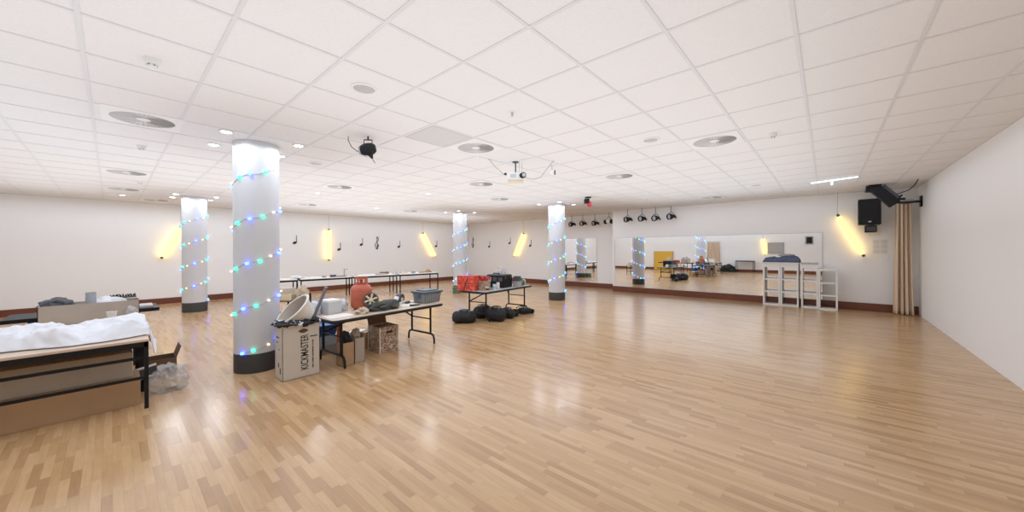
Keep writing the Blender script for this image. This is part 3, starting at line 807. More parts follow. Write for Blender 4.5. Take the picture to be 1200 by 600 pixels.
# steel framed work tables: near left and along the left wall
def work_table(loc, rz, L, W, zt, label, topm, rails=True, leg=0.030, grp='square legged work tables'):
    t = thing('work_table', label, 'table', loc, rz, group=grp)
    MB().box((0, 0, zt - 0.012), (W, L, 0.024)).build('tabletop', topm, t, smooth=False, bevel=0.003)
    f = MB()
    for s_ in (-1, 1):
        f.box((s_ * (W / 2 - leg / 2), 0, zt - 0.05), (leg, L, 0.05)); f.box((0, s_ * (L / 2 - leg / 2), zt - 0.05), (W, leg, 0.05))
    f.build('apron', M_black, t, smooth=False)
    for sx in (-1, 1):
        for sy in (-1, 1):
            MB().box((sx * (W / 2 - leg / 2), sy * (L / 2 - leg / 2), (zt - 0.074) / 2), (leg, leg, zt - 0.074)).build('leg', M_black, t, smooth=False)
    if rails:
        for z in (0.50, 0.305):
            MB().box((W / 2 - leg / 2, 0, z), (0.022, L - 2 * leg, 0.026)).build('rail', M_black, t, smooth=False)
    return t
work_table((-5.33, -0.46, 0), 0, 1.40, 0.66, 0.68, 'brown topped work table under the white sheet at the left edge', M_wood)
work_table((-6.02, -0.47, 0), 0, 1.40, 0.68, 0.68, 'work table directly behind the white sheet', M_wood, False)
work_table((-6.72, -0.48, 0), 0, 1.40, 0.68, 0.68, 'work table carrying the wide grey open carton', M_wood, False)
t = thing('pedestal_table', 'dark slab topped table end poking out right behind the grey carton', 'table', (-8.06, -0.22, 0))
MB().box((0, 0, 0.655), (0.68, 1.42, 0.05)).build('tabletop', M_black, t, smooth=False, bevel=0.004)
for s_ in (-1, 1):
    MB().box((0.30, s_ * 0.48, 0.325), (0.045, 0.045, 0.61)).build('leg', M_dgrey, t, smooth=False)
    MB().box((0.02, s_ * 0.48, 0.012), (0.60, 0.05, 0.024)).build('foot', M_dgrey, t, smooth=False)
MB().box((0.30, 0, 0.60), (0.03, 0.94, 0.05)).build('crossbar', M_dgrey, t, smooth=False)
LT = [(3.05, 1.50, -12.46, 'work table by the left wall, mostly hidden by the thick column'),
      (4.62, 1.50, -12.24, 'work table by the left wall behind the red gas bottle, left part'),
      (6.15, 1.46, -12.02, 'middle work table along the left wall, strewn with offcuts'),
      (7.72, 1.54, -11.76, 'last work table along the left wall with the wooden wedge on it')]
for y, L, x, lab in LT:
    work_table((x, y, 0), radians(-8.5), L, 0.68, 0.68, lab, M_paper, False, grp='work tables along the left wall')

# ------------------------------------------------------------------ near left pile
t = thing('bed_sheet', 'crumpled white sheet spread over the near left work table', 'cloth', (-5.62, -0.38, 0.683))
def sh(u, v):
    x = -0.62 + 1.10 * u; y = -0.62 + 1.42 * v
    n = noise.fractal(Vector((x * 3.0, y * 3.5, 1.3)), 1, 2, 4); r = noise.ridged_multi_fractal(Vector((x * 1.6 + y, y * 2.2, 8.0)), 1, 2, 3, 1, 2)
    e = min(1.0, 8 * u * (1 - u)) * min(1.0, 8 * v * (1 - v))
    z = 0.006 + e * (0.03 + 0.06 * n + 0.05 * r + 0.018 * sin(14 * x - 9 * y + 4 * n))
    x += 0.05 * n + 0.04 * sin(5 * y); y += 0.05 * sin(4 * x + 1)
    if y > 0.615:                      # hangs over the table's end
        z -= min(0.20, (y - 0.615) * 1.3) * (0.5 + 0.5 * sin(9 * x + 1) ** 2)
        y = 0.615 + 0.25 * (y - 0.615) + 0.02
    if u > 0.62 and v < 0.9: x -= 0.10 * (u - 0.62) * (1.2 + sin(9 * v))
    if x > 0.58: x = 0.58
    return Vector((x, y, max(z, 0.006) if y < 0.62 else z))
MB().sheet(sh, 100, 110).build('linen', M_cloth, t, solid=0.004)
t = thing('paper_cup', 'pale paper cup standing on the white sheet', 'cup', (-6.37, 0.00, 0.681))
MB().lathe([(0.0, 0.0), (0.030, 0.0), (0.044, 0.145), (0.041, 0.145), (0.028, 0.006), (0.0, 0.006)], n=28).build('cup_body', mat('cup_paper', (0.66, 0.60, 0.54), 0.7), t)
MB().lathe([(0.042, 0.143), (0.046, 0.145), (0.046, 0.150), (0.042, 0.150)], n=28).build('rim', M_paper, t)

def open_box(name, label, loc, d, rz, m, cat='box', flaps=(1, 1, 1, 1), fl=0.10, group=None, ang=35, fm=None):
    t = thing(name, label, cat, loc, rz, group)
    x, y, z = d; th = 0.006; b = MB()
    b.box((0, 0, th / 2), (x, y, th))
    for s_ in (-1, 1):
        b.box((s_ * (x / 2 - th / 2), 0, z / 2), (th, y, z)); b.box((0, s_ * (y / 2 - th / 2), z / 2), (x, th, z))
    b.build('carton_body', m, t, smooth=False)
    for k, (sx, sy) in enumerate(((1, 0), (-1, 0), (0, 1), (0, -1))):
        if not flaps[k]: continue
        a = radians(ang + 12 * ((k * 7) % 3 - 1)); b = MB()
        c, s_ = cos(a), sin(a)
        if sx: b.box((sx * (x / 2 + fl / 2 * c), 0, z + fl / 2 * s_), (fl, y * 0.98, 0.005), rot=Euler((0, -sx * a, 0)))
        else: b.box((0, sy * (y / 2 + fl / 2 * c), z + fl / 2 * s_), (x * 0.98, fl, 0.005), rot=Euler((sy * a, 0, 0)))
        b.build('flap', fm or m, t, smooth=False)
    return t
def closed_box(name, label, loc, d, rz, m, tape=True, cat='box', group=None):
    t = thing(name, label, cat, loc, rz, group)
    x, y, z = d
    MB().box((0, 0, z / 2), d).build('carton_body', m, t, smooth=False, bevel=0.004)
    if tape:
        MB().box((0, 0, z + 0.001), (x * 1.003, 0.05, 0.002)).build('tape', mat('packing_tape', (0.45, 0.33, 0.2), 0.25) if 'packing_tape' not in MATS else MATS['packing_tape'], t, smooth=False)
    return t
open_box('carton', 'wide grey brown open carton on the work tables at the left edge', (-6.86, -0.16, 0.68), (0.34, 0.80, 0.235), 0, M_kraftg, flaps=(0, 0, 0, 0))
def stuff_lump(name, label, loc, d, seed, m, cat, amp=0.26, part='film', rz=0, group=None, fr=1.9):
    t = thing(name, label, cat, loc, rz, group)
    MB().lump((0, 0, d[2] * 0.275), d, seed, amp, fr).build(part, m, t)
    return t
stuff_lump('plastic_sheet', 'crumpled white plastic lying in the grey open carton', (-6.87, -0.04, 0.70), (0.26, 0.42, 0.33), 3, M_cloth, 'plastic')
t = thing('tin_can', 'grey round tin standing out of the grey open carton', 'tin', (-6.80, -0.17, 0.70), group='tins')
MB().lathe([(0, 0), (0.042, 0), (0.045, 0.004), (0.045, 0.33), (0.042, 0.335), (0.0, 0.333)], n=24).build('can', M_grey, t)
MB().lathe([(0.041, 0.330), (0.047, 0.332), (0.047, 0.340), (0.041, 0.340)], n=24).build('rim', M_steel, t)
t = thing('hand_brush', 'dark bristled brush lying on top of the grey open carton', 'brush', (-6.90, 0.10, 0.925), 0.2)
MB().box((0, 0, 0.02), (0.05, 0.24, 0.022)).build('handle', M_dgrey, t, smooth=False, bevel=0.008)
b = MB(); rnd = random.Random(4)
for i in range(9):
    for j in range(3): b.cyl((-0.018 + 0.018 * j, -0.10 + 0.025 * i, 0.03), (-0.022 + 0.022 * j + rnd.uniform(-.01, .01), -0.10 + 0.025 * i + rnd.uniform(-.012, .012), 0.05 + rnd.uniform(0, .015)), 0.007, 0.004, 6)
b.build('bristles', M_blackf, t)
stuff_lump('rag', 'dark bundled rag at the left end of the grey open carton', (-6.92, -0.44, 0.86), (0.18, 0.26, 0.16), 12, M_dgrey, 'cloth', part='fabric')
closed_box('foam_block', 'low grey block on the dark table end behind the carton', (-7.98, 0.28, 0.68), (0.36, 0.30, 0.035), 0.0, M_greytop, False, 'block')
stuff_lump('plastic_bag', 'small white plastic bag at the right end of the grey carton', (-6.63, 0.17, 0.68), (0.10, 0.12, 0.22), 9, M_clear, 'bag')
# beneath the near left table
closed_box('carton', 'flat brown carton on the floor under the near left table', (-5.36, -0.24, 0), (0.36, 0.86, 0.27), 0, M_kraft)
closed_box('carton', 'greyish carton stacked on the flat brown one under the near left table', (-5.46, -0.28, 0.272), (0.38, 0.84, 0.25), 0.0, M_kraftg)
open_box('carton', 'dark open carton on the floor behind the clear plastic bag', (-6.28, 0.40, 0), (0.30, 0.28, 0.21), 0.0, M_kraftd, flaps=(0, 0, 1, 0), fl=0.14, ang=60)
stuff_lump('plastic_bag', 'crumpled clear plastic bag on the floor beside the near left table leg', (-5.48, 0.42, 0), (0.26, 0.30, 0.36), 21, M_clear, 'bag', 0.38, fr=2.8)
t = thing('framed_board', 'white edged dark board leaning in the clear plastic bag', 'board', (-5.60, 0.20, 0.10), 0.0)
MB().box((0, 0, 0.16), (0.02, 0.26, 0.02), rot=Euler((0.2, 0, 0))).box((0, 0, 0.05), (0.02, 0.26, 0.02), rot=Euler((0.2, 0, 0))).build('edge_strips', M_white, t, smooth=False)
MB().box((-0.005, 0, 0.105), (0.012, 0.26, 0.10), rot=Euler((0.2, 0, 0))).build('panel', M_dgrey, t, smooth=False)

# ------------------------------------------------------------------ white carton with lettering, white tub, pole
t = thing('white_carton', 'tall white carton with black lettering beside the near column', 'box', (-4.92, 1.53, 0))
x, y, z, th = 0.28, 0.41, 0.655, 0.008
b = MB(); b.box((0, 0, th / 2), (x, y, th))
for s_ in (-1, 1):
    b.box((s_ * (x / 2 - th / 2), 0, z / 2), (th, y, z)); b.box((0, s_ * (y / 2 - th / 2), z / 2), (x, th, z))
b.build('carton_body', M_carton, t, smooth=False, bevel=0.002)
def text_part(body, size, mtl, parent, M, name, squash=1.0):
    cu = bpy.data.curves.new(name, 'FONT'); cu.body = body; cu.size = size; cu.extrude = 0.0008; cu.align_x = 'LEFT'; cu.align_y = 'BOTTOM'
    cu.offset = size * 0.012
    tmp = bpy.data.objects.new('tmp_text', cu); COL.objects.link(tmp)
    bpy.context.view_layer.update()
    me = bpy.data.meshes.new_from_object(tmp)
    COL.objects.unlink(tmp); bpy.data.objects.remove(tmp)
    me.transform(M @ Matrix.Diagonal((squash, 1, 1, 1)))
    me.materials.append(mtl)
    o = bpy.data.objects.new(name, me); COL.objects.link(o); o.parent = parent
    o['label'] = 'black printed lettering'
    return o
# face +X: text reads upward.  local text x -> +Z, text y -> -Y, normal -> +X
F = Matrix(((0, 0, 1, x / 2 + 0.001), (0, -1, 0, 0), (1, 0, 0, 0), (0, 0, 0, 1)))
text_part('KICKMASTER', 0.118, M_ink, t, Matrix.Translation((0, 0.095, 0.085)) @ F, 'lettering', 0.62)
b = MB(); zz = 0.095; rnd = random.Random(8)
while zz < 0.45:                                   # a line of print too small to read in the photo
    ln = rnd.choice((0.010, 0.014, 0.018)); b.box((x / 2 + 0.001, 0.125, zz + ln / 2), (0.002, 0.016, ln)); zz += ln + rnd.choice((0.005, 0.006, 0.014))
b.build('small_print', M_ink, t, smooth=False)
pts = []
for k in range(20):
    a = pi * k / 19; pts.append((-0.06 + 0.12 * k / 19, 0.026 * sin(a)))
for k in range(1, 19):
    a = pi * (19 - k) / 19; pts.append((-0.06 + 0.12 * (19 - k) / 19, -0.026 * sin(a)))
RY = Matrix.Rotation(radians(90), 4, 'Z')
MB().prism(pts, 0.002, Matrix.Translation((x / 2 + 0.001, 0.02, 0.565)) @ RY).build('logo', M_brownink, t, smooth=False, label='brown lens shaped emblem')
b = MB(); b.box((x / 2 + 0.001, 0.135, 0.485), (0.002, 0.085, 0.013)); b.build('printed_bar', M_ink, t, smooth=False)
b = MB()
for k, (xx, zz, wdt, hgt) in enumerate(((-0.03, 0.50, 0.10, 0.03), (-0.05, 0.44, 0.06, 0.025), (0.02, 0.36, 0.05, 0.02), (0.0, 0.17, 0.03, 0.10), (0.06, 0.11, 0.03, 0.14))):
    b.box((xx, -y / 2 - 0.001, zz), (wdt, 0.002, hgt * 0.5))
b.build('side_print', M_ink, t, smooth=False)

t = thing('netting', 'black and white netting bunched at the top of the white carton', 'net', (-4.92, 1.53, 0.62))
rnd = random.Random(11); b = MB(); c = MB()
for k in range(40):
    px = -0.125 + 0.25 * rnd.random(); py = -0.19 + 0.38 * rnd.random()
    edge = rnd.random()
    if edge < 0.4: px = 0.125
    elif edge < 0.55: py = -0.185
    (b if k % 3 else c).lump((px, py, 0.03 + 0.02 * rnd.random()), (0.07 + 0.04 * rnd.random(), 0.08 + 0.07 * rnd.random(), 0.05 + 0.03 * rnd.random()), 30 + k, 0.8, 3.0, sub=2, flat=False)
b.build('black_mesh', M_blackf, t); c.build('white_mesh', M_cloth, t)

# tilted white tub
rc = Vector((cos(radians(41.551)), sin(radians(41.551)), 0)); fc = Vector((-sin(radians(41.551)), cos(radians(41.551)), 0))
axis = (rc * -0.40 + Vector((0, 0, 1)) * 0.60 - fc * 0.46).normalized()
qt = axis.to_track_quat('Z', 'Y').to_matrix().to_4x4()
mid = Vector((-4.98, 1.50, 0.81))
t = thing('tub', 'large white plastic tub tilted on top of the white carton', 'tub', mid)
prof = [(0.0, -0.20), (0.12, -0.20), (0.15, -0.185), (0.200, -0.04), (0.216, -0.005), (0.226, 0.0), (0.226, 0.012), (0.208, 0.012), (0.19, -0.03), (0.14, -0.175)]
MB().lathe(prof[-3:] + [(0.0, -0.176)], n=48, m=qt).build('inner_face', mat('tub_inner_tan', (0.44, 0.375, 0.31), 0.6), t, label='tan inside')  # inside coloured darker and tanner than the bowl
MB().lathe(prof[:-2], n=48, m=qt).build('bowl', mat('tub_plastic', (0.70, 0.65, 0.58), 0.5, var=0.06), t)
MB().tube([qt @ Vector((0.226 * cos(2 * pi * k / 48), 0.226 * sin(2 * pi * k / 48), 0.006)) for k in range(48)], 0.010, 8, closed=True).build('rim', M_white, t)
t = thing('pole', 'dark grey tube leaning between the white carton and the centre table', 'tube', (-5.04, 1.76, 0.60))
MB().cyl((-0.02, -0.02, 0.0), (-0.10, 0.19, 0.43), 0.020, n=16).build('shaft', M_oldpole, t)
MB().cyl((-0.10, 0.19, 0.43), (-0.103, 0.197, 0.445), 0.022, n=16).build('end_cap', M_grey, t)
stuff_lump('cloth_bundle', 'striped white and blue cloth bundle behind the tilted tub', (-5.31, 1.87, ZT), (0.15, 0.13, 0.24), 44, mat('blue_white_cloth', (0.62, 0.66, 0.75), 0.8, var=0.3, vscale=18, bump=0.4), 'cloth', part='fabric')

# ------------------------------------------------------------------ on the centre table
t = closed_box('storage_box', 'pale grey box with a lid at the near end of the centre table', (-5.27, 2.06, ZT), (0.22, 0.20, 0.17), radians(12), mat('pale_grey_board', (0.60, 0.60, 0.60), 0.6), False)
MB().box((0, 0, 0.178), (0.228, 0.208, 0.03)).build('lid', M_white, t, smooth=False, bevel=0.003)
stuff_lump('cloth_bundle', 'white and pale blue plastic bundle left of the red gas bottle', (-5.40, 2.27, ZT), (0.17, 0.16, 0.22), 51, mat('white_blue_plastic', (0.68, 0.74, 0.82), 0.35, var=0.2, vscale=14, bump=0.5), 'plastic')
t = thing('gas_bottle', 'rusty red gas bottle standing on the centre table', 'gas bottle', (-5.30, 2.52, ZT))
MB().lathe([(0, 0), (0.09, 0), (0.135, 0.025), (0.15, 0.06), (0.152, 0.28), (0.145, 0.32), (0.115, 0.36), (0.06, 0.382), (0, 0.385)], n=40).build('cylinder', M_red, t)
MB().lathe([(0.088, 0.0), (0.095, 0.0), (0.10, 0.03)], n=32).build('foot_ring', M_red, t)
b = MB()
b.lathe([(0.085, 0.455), (0.090, 0.455), (0.090, 0.485), (0.085, 0.485), (0.085, 0.455)], n=36)
b.lathe([(0.085, 0.355), (0.090, 0.355), (0.090, 0.395), (0.085, 0.395), (0.085, 0.355)], n=36)
for k in range(5):
    a = 0.25 + k * 2 * pi / 5; b.box((0.0875 * cos(a), 0.0875 * sin(a), 0.425), (0.006, 0.03, 0.075), a)
b.build('collar', M_red, t)
MB().cyl((0, 0, 0.37), (0, 0, 0.42), 0.02, n=14).cyl((0, 0, 0.405), (0.05, -0.02, 0.405), 0.012, n=10).cyl((0, 0, 0.42), (0, 0, 0.445), 0.028, n=14).build('valve', M_skin, t)
t = thing('spoked_wheel', 'cream spoked wheel leaning against the red gas bottle', 'wheel', (-5.10, 2.57, 0.80), rot=(0.0, 0.0, 0.0))
qw = Vector((0.86, -0.35, 0.25)).normalized().to_track_quat('Z', 'Y').to_matrix().to_4x4()
MB().tube([qw @ Vector((0.098 * cos(2 * pi * k / 36), 0.098 * sin(2 * pi * k / 36), 0)) for k in range(36)], 0.014, 8, closed=True).build('rim', M_kraftd, t)
b = MB()
for k in range(6):
    a = 2 * pi * k / 6 + 0.3; b.cyl(qw @ Vector((0.018 * cos(a), 0.018 * sin(a), 0.0)), qw @ Vector((0.092 * cos(a), 0.092 * sin(a), 0.0)), 0.012, 0.017, 8)
b.build('spokes', M_cream, t)
MB().cyl(qw @ Vector((0, 0, -0.02)), qw @ Vector((0, 0, 0.025)), 0.026, n=18).build('hub', M_cream, t)
MB().lathe([(0.0, -0.008), (0.09, -0.008)], n=30, m=qw).build('back_disc', M_dgrey, t)
stuff_lump('work_jacket', 'dark green and navy jacket heaped in front of the red gas bottle', (-4.99, 2.72, ZT), (0.28, 0.54, 0.17), 61, mat('dark_green_cloth', (0.055, 0.062, 0.055), 0.85, var=0.5, vscale=7, bump=0.5), 'clothing', 0.35, 'fabric', radians(10))
stuff_lump('rag', 'grey brown rag at the near edge of the centre table beside the jacket', (-4.88, 2.33, ZT), (0.16, 0.17, 0.11), 66, M_tan, 'cloth', 0.4, 'fabric')
t = thing('bar_clamp', 'black bar clamp lying behind the dark jacket', 'clamp', (-5.33, 2.98, ZT), radians(12))
MB().box((0, 0, 0.03), (0.022, 0.38, 0.014)).build('bar', M_black, t, smooth=False)
MB().box((0, 0.16, 0.045), (0.026, 0.03, 0.09)).cyl((0, 0.16, 0.085), (0, 0.16, 0.115), 0.022, n=12).build('jaw', M_blackp, t, label='upright jaw')
MB().box((0, -0.15, 0.025), (0.03, 0.06, 0.05)).build('grip', M_dgrey, t, smooth=False, bevel=0.006)
for x_, y_, L_, W_, a_, m_, nm, lab, cat in (
    (-4.95, 2.03, 0.34, 0.26, 0.1, M_paper, 'paper_sheet', 'white paper lying at the near end of the centre table', 'paper'),
    (-5.00, 3.04, 0.12, 0.20, 0.5, M_cream, 'paper_sheet', 'cream leaflet lying beside the dark jacket', 'paper'),
    (-5.10, 3.20, 0.24, 0.22, 0.2, M_paper, 'paper_sheet', 'white leaflet lying next to the slatted crate', 'paper')):
    o = MB().box((0, 0, 0.0025), (W_, L_, 0.005)).build(nm, m_, smooth=False); o.location = (x_, y_, ZT); o.rotation_euler = (0, 0, a_); tag(o, lab, cat, 'papers on the centre table')
t = thing('tape_dispenser', 'white tape machine with a dark roll on the centre table', 'tool', (-5.27, 3.12, ZT), radians(20))
MB().box((0, 0, 0.018), (0.11, 0.24, 0.036)).build('base', M_white, t, smooth=False, bevel=0.01)
MB().cyl((-0.04, 0.05, 0.10), (0.04, 0.05, 0.10), 0.065, n=28).build('roll', M_dgrey, t, label='dark roll')
MB().prism([(-0.12, 0.03), (-0.06, 0.03), (-0.01, 0.12), (-0.04, 0.135)], 0.07, Matrix.Rotation(radians(90), 4, 'Z')).build('arm', M_white, t, smooth=False)
MB().box((0, 0.05, 0.05), (0.094, 0.05, 0.10)).build('roll_holder', M_cream, t, smooth=False, bevel=0.005)
t = thing('tape_roll', 'small white tape roll left of the tape machine', 'tape', (-5.17, 3.04, ZT + 0.001))
MB().lathe([(0.022, 0), (0.045, 0), (0.045, 0.045), (0.022, 0.045), (0.022, 0)], n=28).build('tape', M_white, t)
MB().lathe([(0.019, 0), (0.0225, 0), (0.0225, 0.045), (0.019, 0.045), (0.019, 0)], n=24).build('core', M_kraft, t)
t = thing('pliers', 'black handled pliers lying on the table edge before the crate', 'tool', (-4.92, 3.22, ZT), radians(-15))
MB().tube([(-0.022, -0.09, 0.012), (-0.016, -0.02, 0.012), (0.0, 0.03, 0.012), (0.006, 0.08, 0.012)], [0.010, 0.009, 0.010, 0.004], 8).build('handle', M_blackp, t)
MB().tube([(0.022, -0.09, 0.012), (0.016, -0.02, 0.012), (0.0, 0.03, 0.012), (-0.006, 0.08, 0.012)], [0.010, 0.009, 0.010, 0.004], 8).build('handle', M_blackp, t)
t = thing('power_adapter', 'small dark power adapter behind the pliers', 'adapter', (-5.20, 3.25, ZT + 0.006), 0.4)
MB().box((0, 0, 0.018), (0.05, 0.09, 0.036)).build('body', M_dgrey, t, smooth=False, bevel=0.006)
MB().tube([(0, 0.045, 0.015), (0.02, 0.08, 0.008), (0.08, 0.09, 0.006)], 0.004, 6).build('cord', M_black, t)

t = thing('storage_crate', 'grey ribbed crate with a dark lid at the far end of the centre table', 'crate', (-5.12, 3.58, ZT), radians(8))
def taper(b, w0, l0, w1, l1, z0, z1):
    vs = [b.bm.verts.new((sx * w0 / 2, sy * l0 / 2, z0)) for sx, sy in ((1, 1), (-1, 1), (-1, -1), (1, -1))] + [b.bm.verts.new((sx * w1 / 2, sy * l1 / 2, z1)) for sx, sy in ((1, 1), (-1, 1), (-1, -1), (1, -1))]
    b.bm.faces.new(vs[:4]); b.bm.faces.new(vs[4:])
    for k in range(4): b.bm.faces.new((vs[k], vs[(k + 1) % 4], vs[4 + (k + 1) % 4], vs[4 + k]))
b = MB(); taper(b, 0.26, 0.34, 0.30, 0.38, 0.0, 0.165); b.build('tub', M_crate, t, smooth=False, bevel=0.01)
b = MB()
for s_ in (-1, 1):
    for k in range(8): b.box((s_ * 0.146, -0.15 + 0.043 * k, 0.085), (0.010, 0.010, 0.13))
    for k in range(6): b.box((-0.11 + 0.044 * k, s_ * 0.186, 0.085), (0.010, 0.010, 0.13))
b.build('ribs', M_grey, t, smooth=False, label='pale ribs')
MB().box((0, 0, 0.180), (0.345, 0.42, 0.035)).build('lid', M_lid, t, smooth=False, bevel=0.01)
MB().box((0.0, 0.0, 0.205), (0.22, 0.28, 0.018)).build('lid_recess', M_lid, t, smooth=False, bevel=0.006)
for s_ in (-1, 1): MB().box((0.0, s_ * 0.21, 0.12), (0.10, 0.016, 0.06)).build('clip', M_lid, t, smooth=False, bevel=0.004)

# ------------------------------------------------------------------ under the centre table
open_box('carton', 'plain brown open carton standing under the near end of the centre table', (-4.88, 2.095, 0), (0.20, 0.155, 0.31), radians(0), M_kraft, flaps=(0, 0, 0, 0))
stuff_lump('bin_bag', 'black plastic bag stuffed in the plain brown carton', (-4.88, 2.095, 0.25), (0.16, 0.12, 0.26), 81, M_blackf, 'bag', 0.3)
open_box('carton', 'narrow brown open carton beside the table brace under the centre table', (-4.95, 2.27, 0), (0.22, 0.145, 0.33), radians(4), M_kraftg, flaps=(0, 0, 1, 0), fl=0.05, ang=70)
stuff_lump('fabric_scrap', 'tan fabric spilling out of the narrow brown carton', (-4.96, 2.27, 0.28), (0.17, 0.11, 0.20), 84, M_tan, 'cloth', 0.45, 'fabric')
t = thing('tool_box', 'orange brown tool standing up behind the black bag', 'tool', (-5.34, 2.21, 0))
MB().cyl((0, 0, 0.0), (0, 0, 0.46), 0.045, 0.035, 16).build('body', M_skin, t)
MB().lump((0.01, 0.02, 0.50), (0.12, 0.12, 0.10), 87, 0.3, sub=3).build('head', M_tan, t)
t = closed_box('carton', 'long low brown carton lying across under the centre table', (-5.62, 2.62, 0), (0.40, 0.52, 0.25), radians(18), M_kraft)
o = MB().box((0, 0, 0.004), (0.20, 0.30, 0.008)).build('paper_sheet', M_paper, smooth=False); o.location = (-5.60, 2.58, 0.253); o.rotation_euler = (0, 0, 0.5); tag(o, 'pale papers on the long low brown carton', 'paper')
t = open_box('carton', 'carton covered in brown and white print under the centre table', (-5.155, 2.795, 0), (0.33, 0.315, 0.385), radians(3), M_news, flaps=(0, 1, 0, 0), fl=0.17, ang=75, fm=M_kraftd)
MB().box((0, 0, 0.36), (0.30, 0.29, 0.012)).build('inner_lid', M_kraftd, t, smooth=False)
MB().box((0.1665, 0, 0.30), (0.003, 0.11, 0.035)).build('hand_hole', M_ink, t, smooth=False)
b = MB()
for sx in (-1, 1):
    for sy in (-1, 1): b.box((sx * 0.163, sy * 0.1555, 0.1925), (0.012, 0.012, 0.386))
b.build('corner_edges', M_paper, t, smooth=False)
t = thing('plastic_tub', 'blue plastic tub behind the folding legs of the centre table', 'tub', (-5.72, 2.13, 0.27))
b = MB(); taper(b, 0.26, 0.26, 0.32, 0.32, 0.0, 0.15); b.build('tub_body', M_bluep, t, smooth=False, bevel=0.01)
MB().tube([(0.16, 0.16, 0.15), (-0.16, 0.16, 0.15), (-0.16, -0.16, 0.15), (0.16, -0.16, 0.15)], 0.012, 8, closed=True).build('rim', M_bluep, t)
closed_box('storage_box', 'grey plastic box on the floor under the blue tub', (-5.72, 2.13, 0), (0.30, 0.34, 0.13), 0.1, M_grey, False)
closed_box('storage_box', 'pale blue and white box between the grey box and the blue tub', (-5.72, 2.13, 0.131), (0.29, 0.30, 0.137), 0.05, M_skyp, False)

# trolley behind the near column
t = thing('trolley', 'dark framed low trolley of boxes behind the thick column', 'trolley', (-9.22, 2.80, 0), radians(41.5))
for sx in (-1, 1):
    for sy in (-1, 1): MB().box((sx * 0.26, sy * 0.20, 0.27), (0.03, 0.03, 0.54)).build('leg', M_black, t, smooth=False)
for z in (0.14, 0.40): MB().box((0, 0, z), (0.54, 0.42, 0.02)).build('shelf', M_kraftd, t, smooth=False)
closed_box('carton', 'beige flat carton on the low trolley behind the thick column', (-9.30, 2.73, 0.412), (0.26, 0.32, 0.14), radians(41.5), M_cream)
closed_box('carton', 'second beige carton on top of the flat one on the low trolley', (-9.33, 2.70, 0.554), (0.22, 0.28, 0.13), radians(35), M_carton)
stuff_lump('sack', 'tan sack slumped at the right end of the low trolley', (-9.08, 2.93, 0.412), (0.24, 0.26, 0.44), 91, M_tan, 'sack', 0.25, 'fabric')

# ------------------------------------------------------------------ second table
t = closed_box('red_box', 'bright red printed box on the second folding table', (-5.92, 5.22, ZT), (0.42, 0.24, 0.315), radians(22), M_redbox, False)
MB().box((0, 0, 0.317), (0.425, 0.245, 0.012)).build('lid', M_redt, t, smooth=False)
b = MB(); b.box((0.0, -0.122, 0.16), (0.02, 0.003, 0.30), rot=Euler((0, 0.35, 0))); b.box((0.0, -0.1225, 0.16), (0.40, 0.003, 0.012)); b.build('dark_stripes', M_brownink, t, smooth=False)
def tin(loc, r, h, m, lab, band=None):
    t = thing('tin_can', lab, 'tin', loc, group='tins and cans beside the red box')
    MB().lathe([(0, 0), (r * 0.95, 0), (r, 0.004), (r, h - 0.004), (r * 0.95, h), (0, h)], n=24).build('can', m, t)
    MB().lathe([(r * 0.9, h - 0.003), (r * 1.03, h), (r * 1.03, h + 0.007), (r * 0.9, h + 0.007)], n=24).build('rim', M_steel, t)
    if band: MB().lathe([(r * 1.006, h * 0.25), (r * 1.006, h * 0.7)], n=24).build('paper_label', band, t)
    return t
closed_box('carton', 'brown printed carton right of the red box', (-5.66, 5.46, ZT), (0.20, 0.20, 0.20), radians(15), M_news, False)
tin((-5.74, 5.62, ZT), 0.05, 0.24, M_tan, 'tall tan can right of the brown printed carton', M_cream)
tin((-5.69, 5.44, ZT + 0.207), 0.055, 0.10, M_redt, 'red tin standing on the brown printed carton')
tin((-5.60, 5.48, ZT + 0.207), 0.036, 0.08, M_redt, 'small red tin on the front corner of the brown printed carton')
tin((-5.83, 5.72, ZT), 0.065, 0.27, M_redt, 'larger red tin behind the tall tan can', M_paper)
tin((-5.52, 5.64, ZT), 0.042, 0.12, M_paper, 'short white can at the table edge', M_skyp)
tin((-5.55, 5.78, ZT), 0.035, 0.15, M_white, 'slim white can beside the black tool case')
tin((-5.44, 5.33, ZT), 0.042, 0.10, M_cream, 'small cream can in front of the red box', M_brownink)
t = thing('tool_case', 'black tool case with grey windows on the second folding table', 'case', (-5.86, 6.15, ZT), radians(12))
MB().box((0, 0, 0.14), (0.48, 0.40, 0.28)).build('case_body', M_blackp, t, smooth=False, bevel=0.012)
MB().box((0.0, 0, 0.292), (0.46, 0.38, 0.022)).build('lid', M_dgrey, t, smooth=False, bevel=0.008)
for k in range(3): MB().box((-0.15 + 0.15 * k, -0.203, 0.20), (0.11, 0.008, 0.09)).build('window_panel', M_grey if k == 0 else M_dgrey, t, smooth=False)
MB().tube([(-0.09, -0.13, 0.30), (-0.08, -0.13, 0.335), (0.08, -0.13, 0.335), (0.09, -0.13, 0.30)], 0.011, 8).build('handle', M_black, t)
for s_ in (-1, 1): MB().box((0.243, s_ * 0.12, 0.24), (0.012, 0.05, 0.06)).build('latch', M_dgrey, t, smooth=False)
stuff_lump('plastic_bag', 'wispy pale plastic bag crumpled on top behind the black tool case', (-5.85, 6.22, ZT + 0.306), (0.24, 0.18, 0.22), 95, M_clear, 'bag', 0.4, fr=3.0)
closed_box('parts_box', 'small grey box at the table edge right of the black tool case', (-5.58, 6.48, ZT), (0.16, 0.16, 0.13), radians(10), M_greytop, False)
closed_box('parts_box', 'small dark box stacked on the small grey box', (-5.58, 6.48, ZT + 0.131), (0.14, 0.14, 0.12), radians(16), M_dgrey, False)
